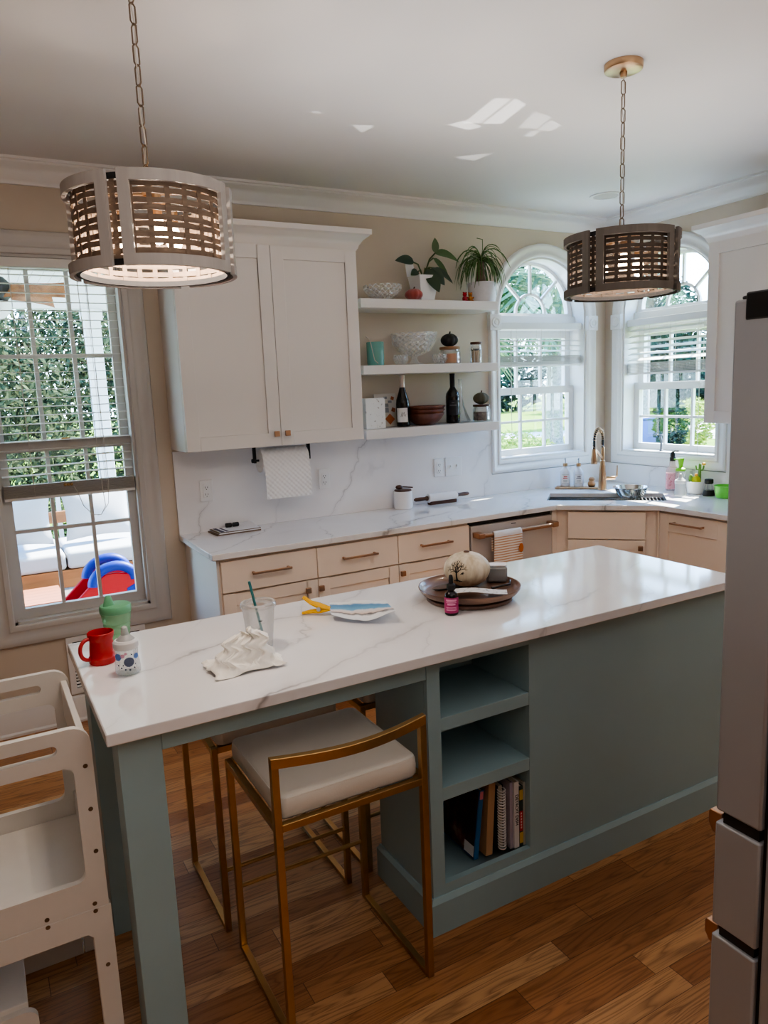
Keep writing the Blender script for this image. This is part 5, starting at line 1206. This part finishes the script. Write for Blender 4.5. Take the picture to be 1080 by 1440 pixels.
# ------------------------------------------------------------------ outdoors
GZ = -.5
def ground_mat():
    m, nt, out = newmat('lawn'); T = NT(nt); n = T.noise(T.pos(), .9, 4, .6); n2 = T.noise(T.pos(), 14, 3, .7)
    c = T.mix(T.math('MULTIPLY', n2, .45), T.ramp(n, [(.3, lin((82, 110, 26))), (.7, lin((112, 138, 36)))]), lin((56, 78, 22)))
    b = T.bsdf(c, .9, 0, Specular_IOR_Level=.1); T.l(b.outputs[0], out.inputs[0]); return m
g = struct('ground_lawn', MB().box(-40, 90, 4.3, 90, GZ-.2, GZ).box(.6, 90, -40, 4.3, GZ-.2, GZ), ground_mat())
m_conc = mat('pale concrete', (168, 164, 156), .85, var=.06, vscale=3)
def ribbon(pts, wd, z):
    b = MB(); vs = []; pts = [V((p[0], p[1], z)) for p in pts]
    for i, p in enumerate(pts):
        t = (pts[min(i+1, len(pts)-1)]-pts[max(i-1, 0)]).normalized(); s = V((-t.y, t.x, 0)); vs += [p-s*wd/2, p+s*wd/2]
    b.add(vs, [(i*2, i*2+1, i*2+3, i*2+2) for i in range(len(pts)-1)]); return b
struct('path_front', ribbon([(8, 26), (13, 21.5), (18, 19.5), (26, 17), (40, 12)], 3.2, GZ+.01), m_conc)
struct('path_drive', MB().add([(15.5, 8, GZ+.012), (22, -12, GZ+.012), (60, -6, GZ+.012), (60, 22, GZ+.012), (26, 19.5, GZ+.012), (19, 14, GZ+.012)], [(0, 1, 2, 3, 4, 5)]), m_conc)
X['leafA'] = leafmat('hedge leaves', (24, 30, 21), (84, 92, 66))
X['leafB'] = leafmat('shade leaves', (14, 26, 20), (48, 68, 54))
X['leafC'] = leafmat('bright shrub leaves', (110, 130, 50), (190, 196, 96))
X['frond'] = leafmat('palm fronds', (40, 64, 48), (92, 118, 92))
X['dead'] = leafmat('dry palm skirt', (74, 62, 50), (132, 116, 98))
X['bark'] = speckle('palm bark', [(.3, (92, 82, 74)), (.6, (160, 150, 140))], 14, .9)
def leafcloud(c, rad, n, size, seed, shell=.55):
    rnd = random.Random(seed); b = MB()
    for i in range(n):
        while True:
            p = V((rnd.uniform(-1, 1), rnd.uniform(-1, 1), rnd.uniform(-1, 1)))
            if shell < p.length < 1: break
        p = V((c[0]+p.x*rad[0], c[1]+p.y*rad[1], c[2]+p.z*rad[2]))
        u = V((rnd.gauss(0, 1), rnd.gauss(0, 1), rnd.gauss(0, 1))).normalized(); v = u.orthogonal().normalized(); s = size*rnd.uniform(.6, 1.3)
        b.add([p-u*s, p-v*s*.45, p+u*s, p+v*s*.45], [(0, 1, 2, 3)])
    return b
def bush(label, c, rad, n, size, m, seed, cat='shrub', name='shrub', group=None, trunk=None, shell=.55):
    w = thing(name, label, cat, (c[0], c[1], GZ), 0, group)
    part('foliage', leafcloud(c, rad, n, size, seed, shell), m, w, smooth=0)
    if trunk:
        part('trunk', MB().tube([(c[0], c[1], GZ), (c[0]+.1, c[1], c[2]*.6), (c[0], c[1], c[2]+rad[2]*.4)], [trunk, trunk*.8, trunk*.4], 8), X['bark'], w)
    else:
        part('stems', MB().tube([(c[0], c[1], GZ), (c[0], c[1], c[2])], [.04, .02], 6).tube([(c[0], c[1], GZ), (c[0]+rad[0]*.4, c[1], c[2])], [.03, .015], 6), X['bark'], w)
    return w
# covered deck behind the left window
m_deck = stripes('weathered deck boards', (84, 74, 68), (98, 88, 80), 'x', 7.2, .06, .8, False)
struct('floor_deck', MB().box(-6.6, -1.8, .21, 4.2, -.16, -.08), m_deck)
m_bead = stripes('white beadboard', (196, 198, 200), (140, 142, 144), 'x', 12, .93, .6, False)
struct('ceiling_porch', MB().box(-6.6, -1.8, .21, 4.0, 2.72, 2.80), m_bead)
X['outwhite'] = mat('outdoor white paint', (200, 202, 206), .5)
struct('beam_porch', MB().box(-6.6, -1.8, 3.5, 3.64, 2.5, 2.72), X['outwhite'])
one('porch_post', MB().box(-3.055, -2.915, 3.5, 3.64, -.08, 2.5).box(-3.075, -2.895, 3.48, 3.66, -.08, .1).box(-3.075, -2.895, 3.48, 3.66, 2.4, 2.498), X['outwhite'], 'square white porch post outside the left window', 'post', (-2.985, 3.57, -.08), bevel=.006)
w = thing('porch_railing', 'white porch railing with upright balusters behind the outdoor sofa', 'railing', (-4.6, 3.57, -.08))
part('rails', MB().box(-6.5, -3.08, 3.54, 3.6, .8, .86).box(-6.5, -3.08, 3.54, 3.6, .0, .05), X['outwhite'], w)
for i in range(24): part('baluster', MB().box(-3.2-.135*i, -3.162-.135*i, 3.551, 3.589, .05, .8), X['outwhite'], w)
w = thing('outdoor_sofa', 'wood framed outdoor sofa with white seat on the porch', 'outdoor sofa', (-3.7, 2.5, -.08))
X['teak'] = wood('teak', (116, 70, 36), (150, 98, 56), .6, .6, 'x')
part('frame', MB().box(-4.9, -2.75, 2.12, 2.17, .22, .36).box(-4.9, -2.75, 2.9, 2.96, .22, .36).box(-4.9, -2.75, 2.17, 2.9, .24, .30).box(-4.9, -2.75, 2.9, 2.95, .62, .72), X['teak'], w, bevel=.004)
for x in (-4.86, -2.85): part('leg', MB().box(x, x+.08, 2.12, 2.2, -.08, .22).box(x, x+.08, 2.88, 2.96, -.08, .62), X['teak'], w)
X['outfab'] = mat('white outdoor fabric', (160, 160, 166), .9)
for (a, c, q) in ((-4.88, -3.565, 0), (-3.555, -2.78, 1)): part('seat_cushion', MB().box(a, c, 2.1, 2.88, .365, .5), X['outfab'], w, bevel=.03, seg=4)
def pillow(c, wd, h, rz, tilt, label):
    rot = M.Rotation(rz, 3, 'Z') @ M.Rotation(tilt, 3, 'X'); b = MB()
    def f(s): return lambda u, v: tuple(V(c)+rot @ V(((u-.5)*wd*(1-.10*sin(pi*v)), s*.085*(sin(pi*u)*sin(pi*v))**.55, (v-.5)*h*(1-.10*sin(pi*u)))))
    b.grid(f(1), 14, 14).grid(f(-1), 14, 14); one('throw_pillow', b, X['outfab'], label, 'pillow', c, group='white sofa pillows', smooth=70)
pillow((-3.855, 2.45, .745), .50, .44, R(-8), R(-18), 'white square pillow at the left of the outdoor sofa')
pillow((-3.245, 2.50, .745), .56, .44, R(4), R(-16), 'white square pillow beside the porch post on the outdoor sofa')
w = thing('low_wooden_table', 'low reddish wooden slat table in front of the outdoor sofa', 'table', (-3.9, 1.75, -.08))
part('top', MB().box(-4.2, -3.65, 1.5, 2.0, .24, .28), stripes('reddish slats', (136, 82, 58), (90, 52, 38), 'y', 11, .9, .6), w)
for (x, y) in ((-4.18, 1.52), (-4.18, 1.94), (-3.71, 1.52), (-3.71, 1.94)): part('leg', MB().box(x, x+.05, y, y+.05, -.08, .24), X['teak'], w)
# toddler slide
w = thing('toddler_slide', 'red toddler slide with blue arched hand rails on the porch', 'slide', (-3.5, 1.25, -.08))
m_sr = mat('red slide plastic', (136, 2, 20), .4, spec=.2); m_sb = mat('blue slide plastic', (8, 34, 120), .45, spec=.2)
sp_ = [(-3.80, .20), (-3.70, .255), (-3.60, .35), (-3.52, .425), (-3.44, .478), (-3.36, .488), (-3.28, .472), (-3.225, .452)]
def sl(off): return [(x, z+off) for x, z in sp_]
for y in (1.08, 1.38):
    lp = sl(.03)+[(x, z) for x, z in reversed([(-3.83, .08), (-3.70, .16), (-3.62, .225), (-3.52, .29), (-3.40, .345), (-3.24, .40)])]
    part('side_rail', MB().plate(lp, [], y, y+.03, 'y'), m_sr, w, bevel=.008)
    part('arch_rail', MB().tube([(-3.24-.135*(1-cos(pi*i/14)), y+.015, .46+.11*sin(pi*i/14)-.02*(1-cos(pi*i/14))/2) for i in range(15)], .034, 12), m_sb, w)
b = MB(); vs = []
for x, z in sl(-.06): vs += [(x, 1.11, z), (x, 1.38, z)]
b.add(vs, [(i*2, i*2+1, i*2+3, i*2+2) for i in range(len(sp_)-1)]); part('chute', b, m_sr, w)
for y in (1.075, 1.375): part('ladder_leg', MB().plate([(-3.30, .4), (-3.21, .44), (-3.10, -.08), (-3.22, -.08)], [], y, y+.04, 'y'), m_sb, w, bevel=.006)
part('foot', MB().box(-3.85, -3.78, 1.08, 1.41, -.08, .14), m_sr, w, bevel=.008)
# porch fan
w = thing('porch_fan', 'porch ceiling fan with carved palm leaf blades', 'ceiling fan', (-3.9, 1.3, 2.72))
FC = (-3.9, 1.3, 0)
part('motor', MB().lathe([(.0, 2.28), (.10, 2.29), (.13, 2.33), (.13, 2.39), (.09, 2.43), (.03, 2.45), (.03, 2.715), (0, 2.715)], FC, 24), X['softblack'], w)
part('light_bowl', MB().lathe([(.0, 2.175), (.07, 2.185), (.11, 2.22), (.12, 2.28), (0, 2.28)], FC, 24), X['outwhite'], w)
X['fanw'] = wood('carved palm wood', (126, 76, 42), (178, 118, 72), .5, .6, 'y')
for k in range(5):
    a = R(-34)+k*2*pi/5; b = MB(); d = V((cos(a), sin(a), 0)); s = V((-sin(a), cos(a), 0)); n = 12; vs = []
    for i in range(n+1):
        t = i/n; wd_ = .085*sin(pi*(.12+.875*t))**.5; p = V((FC[0], FC[1], 2.35))+d*(.12+.38*t)-V((0, 0, .02*t)); vs += [p-s*wd_-V((0, 0, .05)), p, p+s*wd_+V((0, 0, .05))]
    b.add(vs, [(i*3+q, i*3+q+1, i*3+q+4, i*3+q+3) for i in range(n) for q in range(2)]); part('blade', b, X['fanw'], w)
# hedge behind the porch
for i, (x, y, z, rx, rz) in enumerate(((-4.4, 5.6, 1.3, 1.5, 1.7), (-2.6, 6.85, 1.4, 1.4, 1.9), (-3.3, 8.1, 3.0, 2.0, 1.9), (-1.2, 9.4, 2.6, 1.6, 2.6), (-5.8, 6.85, 2.0, 1.3, 2.4))):
    bush(['leafy evergreen shrub low behind the left half of the sofa', 'leafy evergreen shrub low behind the porch post', 'tall leafy evergreen filling the upper left window', 'leafy evergreen beyond the porch post', 'leafy evergreen beyond the left end of the railing'][i], (x, y, z), (rx, .6, rz), 9000, .055, X['leafA'], 20+i, 'tree', 'evergreen_tree', 'evergreens behind the porch', .07, .3)
bush('unseen leafy evergreen added to shade the hedge behind the porch', (2.0, 10.6, 3.2), (1.5, 1.1, 2.8), 6000, .06, X['leafA'], 29, 'tree', 'evergreen_tree', 'evergreens behind the porch', .07, .3)  # out of view, added to keep sun off the hedge
# palms and shrubs beyond the sink windows
def palm(label, x, y, h, r, seed, n=26, L=2.2, skirt=True):
    w = thing('palm_tree', label, 'palm tree', (x, y, GZ), 0, 'palms outside the sink windows'); rnd = random.Random(seed)
    part('trunk', MB().lathe([(r*1.1, 0), (r, .3), (r*.92, h*.6), (r*.95, h), (0, h)], (x, y, GZ), 14), X['bark'], w)
    def fronds(cnt, e0, e1, LL, m, nm, z0):
        b = MB()
        for i in range(cnt):
            a = rnd.uniform(0, 2*pi); el = rnd.uniform(e0, e1); p = V((x, y, GZ+z0+rnd.uniform(-.2, .2))); d = V((cos(a)*cos(el), sin(a)*cos(el), sin(el))); l = LL*rnd.uniform(.7, 1.1); k = 10; pts = []
            for j in range(k+1): pts.append(p.copy()); d = (d+V((0, 0, -.16))).normalized(); p = p+d*l/k
            for j in range(1, k):
                t = (pts[j+1]-pts[j]).normalized(); s = t.cross(V((0, 0, 1)))
                if s.length < .05: s = V((1, 0, 0))
                s.normalize()
                for q in (-1, 1):
                    for e in (0, .5):
                        o = pts[j].lerp(pts[j+1], e); tip = o+s*q*l*.24*sin(pi*(.15+.8*j/k))+t*l*.12-V((0, 0, .06*l)); b.add([o-t*.02*l, tip, o+t*.02*l], [(0, 1, 2)])
        part(nm, b, m, w, smooth=0)
    fronds(n, -.1, 1.2, L, X['frond'], 'crown', h)
    if skirt: fronds(int(n*.8), -1.3, -.5, L*.62, X['dead'], 'dry_skirt', h-.1)
palm('palm with a thick rough trunk and dry skirt on the lawn', 13.9, 15.9, 4.3, .30, 5)
palm('nearer palm whose fronds fill the arched window beside the shelves', 3.3, 6.3, 3.6, .2, 6, 40, 2.9, False)
palm('palm standing between the two sink windows', 9.5, 9.4, 4.6, .24, 7, 26, 2.4)
palm('far palm beyond the lawn at left', 17, 25, 5.5, .26, 8, 26, 2.6)
palm('palm beyond the driveway seen through the right window', 19, 16.5, 6.2, .25, 9, 26, 2.4)
bush('broad leafy tree on the lawn whose crown shades the upper panes beside the shelves', (8.8, 14.2, 4.9), (2.7, 1.9, 2.9), 7000, .14, X['leafB'], 61, 'tree', 'shade_tree', None, .12, .2)
bush('broad leafy tree beyond the driveway bin, filling the upper panes of the right window', (24.5, 22.2, 4.0), (4.6, 2.5, 3.4), 6000, .22, X['leafB'], 62, 'tree', 'shade_tree', None, .16, .2)
bush('low flowering shrub under the window beside the shelves', (6.6, 9.3, GZ+.5), (1.4, .8, .6), 1600, .07, X['leafC'], 31)
bush('yellow green shrub beside the driveway', (15.4, 11.4, GZ+.75), (.75, .75, .8), 1500, .09, X['leafC'], 32)
bush('dark grey green shrub left of the yellow shrub', (14.0, 11.0, GZ+.75), (.5, .5, .85), 1200, .09, X['leafB'], 33)
for i, (x, y, z, rx, rz, n) in enumerate(((30, 43, 2.0, 8, 3.2, 2600), (22, 50, 3.0, 7, 4.2, 2600), (40, 36, 2.5, 8, 4, 2600), (38, 28.7, 1.6, 6, 2.6, 2200), (47, 44, 4.0, 8, 4.5, 2600), (46, 12, 2.2, 7, 3.6, 2400), (52, 52, 6, 9, 6, 2600), (14, 40, 4.0, 5, 5, 2200), (34, 22, 1.1, 4, 1.5, 1800))):
    bush(['wide hedge along the far edge of the lawn', 'tall hedge at the far left of the lawn', 'hedge behind the palm trunk', 'hedge beyond the driveway', 'tall trees behind the driveway hedge', 'hedge at the far right of the driveway', 'tallest far trees beyond the hedges', 'far trees at the left end of the lawn', 'low clipped hedge at the driveway edge'][i], (x, y, z), (rx, 3, rz), n, .42, X['leafB'], 40+i, 'tree', 'hedge_tree', 'far trees and hedges', .3, .45)
w = thing('storage_bin', 'blue boxy bin beside the shrubs outside the right window', 'bin', (15.0, 12.9, GZ))
part('body', MB().box(14.2, 15.6, 12.5, 13.6, GZ+.02, GZ+.85), mat('blue plastic bin', (70, 100, 190), .5), w, bevel=.05)
part('lid', MB().box(14.15, 15.65, 12.45, 13.65, GZ+.86, GZ+.93), mat('blue bin lid', (60, 88, 172), .5), w, bevel=.02)
w = thing('neighbour_house', 'far dark roofed house beyond the driveway', 'house', (50, 24, GZ))
part('wall', MB().box(46, 56, 20, 30, GZ, 2.6), mat('house siding', (176, 160, 156), .8), w)
part('roof', MB().add([(45.4, 19.4, 2.6), (56.6, 19.4, 2.6), (56.6, 30.6, 2.6), (45.4, 30.6, 2.6), (51, 22, 5), (51, 28, 5)], [(0, 1, 4), (1, 2, 5, 4), (2, 3, 5), (3, 0, 4, 5)]), mat('dark shingles', (98, 82, 84), .9), w, smooth=0)
part('window', MB().box(45.95, 45.995, 22, 23.5, .6, 2.0), X['softblack'], w)

# ------------------------------------------------------------------ light
sc = bpy.context.scene
wd = bpy.data.worlds.new('sky'); sc.world = wd; wd.use_nodes = True; nt = wd.node_tree; nt.nodes.clear(); T = NT(nt)
o = T.n('OutputWorld'); bg = T.n('Background'); tc = T.n('TexCoord')
zz = T.xyz(tc.outputs['Generated'])[2]
col = T.ramp(zz, [(0.0, (.62, .78, .95)), (.12, (.50, .72, 1.0)), (.45, (.20, .46, .95)), (1, (.12, .32, .8))])
T.l(col, bg.inputs[0]); bg.inputs[1].default_value = SKY
T.l(bg.outputs[0], o.inputs[0])
def lamp(kind, name, loc, energy, color=(1, 1, 1), aim=None, **k):
    l = bpy.data.lights.new(name, kind); l.energy = energy; l.color = color
    for a, b in k.items(): setattr(l, a, b)
    ob = bpy.data.objects.new(name, l); COL.objects.link(ob); ob.location = loc
    if aim is not None: ob.rotation_euler = (V(aim)-V(loc)).to_track_quat('-Z', 'Y').to_euler()
    return ob
lamp('SUN', 'sun', (20, 6, 25), SUN, (1, .95, .86), (20-.75, 6-.255, 25-.825), angle=R(.6))
# unseen fill lamp added behind the camera, and skylight entering at each window
lamp('AREA', 'fill_light', (-2.8, -5.0, 1.25), FILL, (1, .98, .965), (-2.7, -4.6, 2.764), shape='RECTANGLE', size=3.2, size_y=1.4, spread=R(150))
lamp('AREA', 'ceiling_fill', (-2.0, -1.7, 2.0), UP, (1, .98, .97), (-2.0, -1.7, 2.764), shape='RECTANGLE', size=2.4, size_y=1.2, spread=R(110))  # added up-light floating mid-room to brighten the ceiling
for nm, loc, aim, sx, sy in (('portal_left', (-3.69, .22, 1.46), (-3.69, -3, 1.46), .64, 1.76), ('portal_back', (XC, .22, 1.8), (XC, -3, 1.8), .76, 1.36), ('portal_right', (.22, YC, 1.8), (-3, YC, 1.8), .76, 1.36)):
    l = lamp('AREA', nm, loc, 1, aim=aim, shape='RECTANGLE', size=sx, size_y=sy); l.data.cycles.is_portal = True
for i, (p, rz) in enumerate(((p0.location, 0), (p1.location, R(-39)))):
    for k in range(3):
        a = 2*pi*k/3+.5+rz; lamp('POINT', 'pendant_bulb', (p.x+.075*cos(a), p.y+.075*sin(a), 2.03), PEND[i], (1, .85, .72), shadow_soft_size=.022)
# added masked spot lamps imitate sunlight bounced off the polished bowl and worktop
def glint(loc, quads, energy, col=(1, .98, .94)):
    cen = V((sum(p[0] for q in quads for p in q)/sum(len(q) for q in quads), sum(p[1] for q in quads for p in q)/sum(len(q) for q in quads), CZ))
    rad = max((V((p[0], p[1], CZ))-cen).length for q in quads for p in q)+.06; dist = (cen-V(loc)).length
    ob = lamp('SPOT', 'glint_spot', loc, energy, col, cen, spot_size=2*math.atan(rad/(dist*.8)), spot_blend=.1, shadow_soft_size=.004)
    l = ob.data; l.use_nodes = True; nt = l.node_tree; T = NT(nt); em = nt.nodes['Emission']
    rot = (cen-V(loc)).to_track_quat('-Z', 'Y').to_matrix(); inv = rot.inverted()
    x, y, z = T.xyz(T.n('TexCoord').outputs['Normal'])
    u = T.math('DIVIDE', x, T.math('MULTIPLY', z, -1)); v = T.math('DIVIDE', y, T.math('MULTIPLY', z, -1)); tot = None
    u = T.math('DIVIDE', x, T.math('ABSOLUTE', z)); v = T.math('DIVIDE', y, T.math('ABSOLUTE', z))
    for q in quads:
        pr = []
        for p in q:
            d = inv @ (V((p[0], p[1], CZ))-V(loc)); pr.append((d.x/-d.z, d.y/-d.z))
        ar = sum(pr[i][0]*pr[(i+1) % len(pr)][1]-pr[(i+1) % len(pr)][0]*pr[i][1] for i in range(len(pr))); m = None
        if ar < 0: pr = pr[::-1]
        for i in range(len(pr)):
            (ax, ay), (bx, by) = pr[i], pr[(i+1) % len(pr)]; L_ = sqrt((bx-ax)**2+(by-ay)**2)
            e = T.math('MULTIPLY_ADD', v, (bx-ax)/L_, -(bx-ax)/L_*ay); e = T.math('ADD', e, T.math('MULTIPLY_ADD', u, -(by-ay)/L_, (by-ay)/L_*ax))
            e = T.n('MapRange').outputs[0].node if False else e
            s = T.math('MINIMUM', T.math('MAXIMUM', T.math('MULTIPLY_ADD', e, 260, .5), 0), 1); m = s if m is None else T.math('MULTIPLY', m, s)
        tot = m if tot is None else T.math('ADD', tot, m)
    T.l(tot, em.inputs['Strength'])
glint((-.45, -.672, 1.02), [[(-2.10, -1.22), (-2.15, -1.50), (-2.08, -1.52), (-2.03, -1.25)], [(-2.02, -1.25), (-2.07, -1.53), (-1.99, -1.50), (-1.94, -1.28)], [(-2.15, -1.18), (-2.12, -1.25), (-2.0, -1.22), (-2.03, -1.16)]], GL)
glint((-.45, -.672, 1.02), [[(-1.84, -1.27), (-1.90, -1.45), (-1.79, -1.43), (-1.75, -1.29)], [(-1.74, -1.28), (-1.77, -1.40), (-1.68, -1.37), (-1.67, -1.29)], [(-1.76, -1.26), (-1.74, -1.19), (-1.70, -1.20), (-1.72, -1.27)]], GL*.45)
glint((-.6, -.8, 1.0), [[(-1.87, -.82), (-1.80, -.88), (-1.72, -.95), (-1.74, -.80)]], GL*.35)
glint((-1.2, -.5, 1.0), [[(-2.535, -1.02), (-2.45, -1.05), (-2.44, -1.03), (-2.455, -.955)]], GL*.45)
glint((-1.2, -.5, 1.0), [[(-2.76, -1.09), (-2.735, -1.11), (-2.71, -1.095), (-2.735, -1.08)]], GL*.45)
# ------------------------------------------------------------------ camera
cam = bpy.data.cameras.new('camera'); co = bpy.data.objects.new('camera', cam); COL.objects.link(co)
r_ = V((0.87147519, -0.48878135, -0.0402963)); u_ = V((0.11516211, 0.12407636, 0.98556722)); f_ = V((0.47672706, 0.86353798, -0.16441856))
co.matrix_world = M(((r_.x, u_.x, -f_.x, -4.09750838), (r_.y, u_.y, -f_.y, -3.99239328), (r_.z, u_.z, -f_.z, 1.65212255), (0, 0, 0, 1)))
cam.sensor_fit = 'VERTICAL'; cam.sensor_height = 24; cam.lens = 24*1035.3747/1440; cam.clip_start = .02; cam.clip_end = 300
sc.camera = co
sc.view_settings.view_transform = VT; sc.view_settings.look = LOOK; sc.view_settings.exposure = EXPO; sc.view_settings.gamma = 1.0
cy = sc.cycles; cy.max_bounces = 10; cy.diffuse_bounces = 5; cy.glossy_bounces = 4; cy.transparent_max_bounces = 24; cy.transmission_bounces = 6
cy.sample_clamp_indirect = 4; cy.caustics_reflective = False; cy.caustics_refractive = False; cy.use_denoising = True
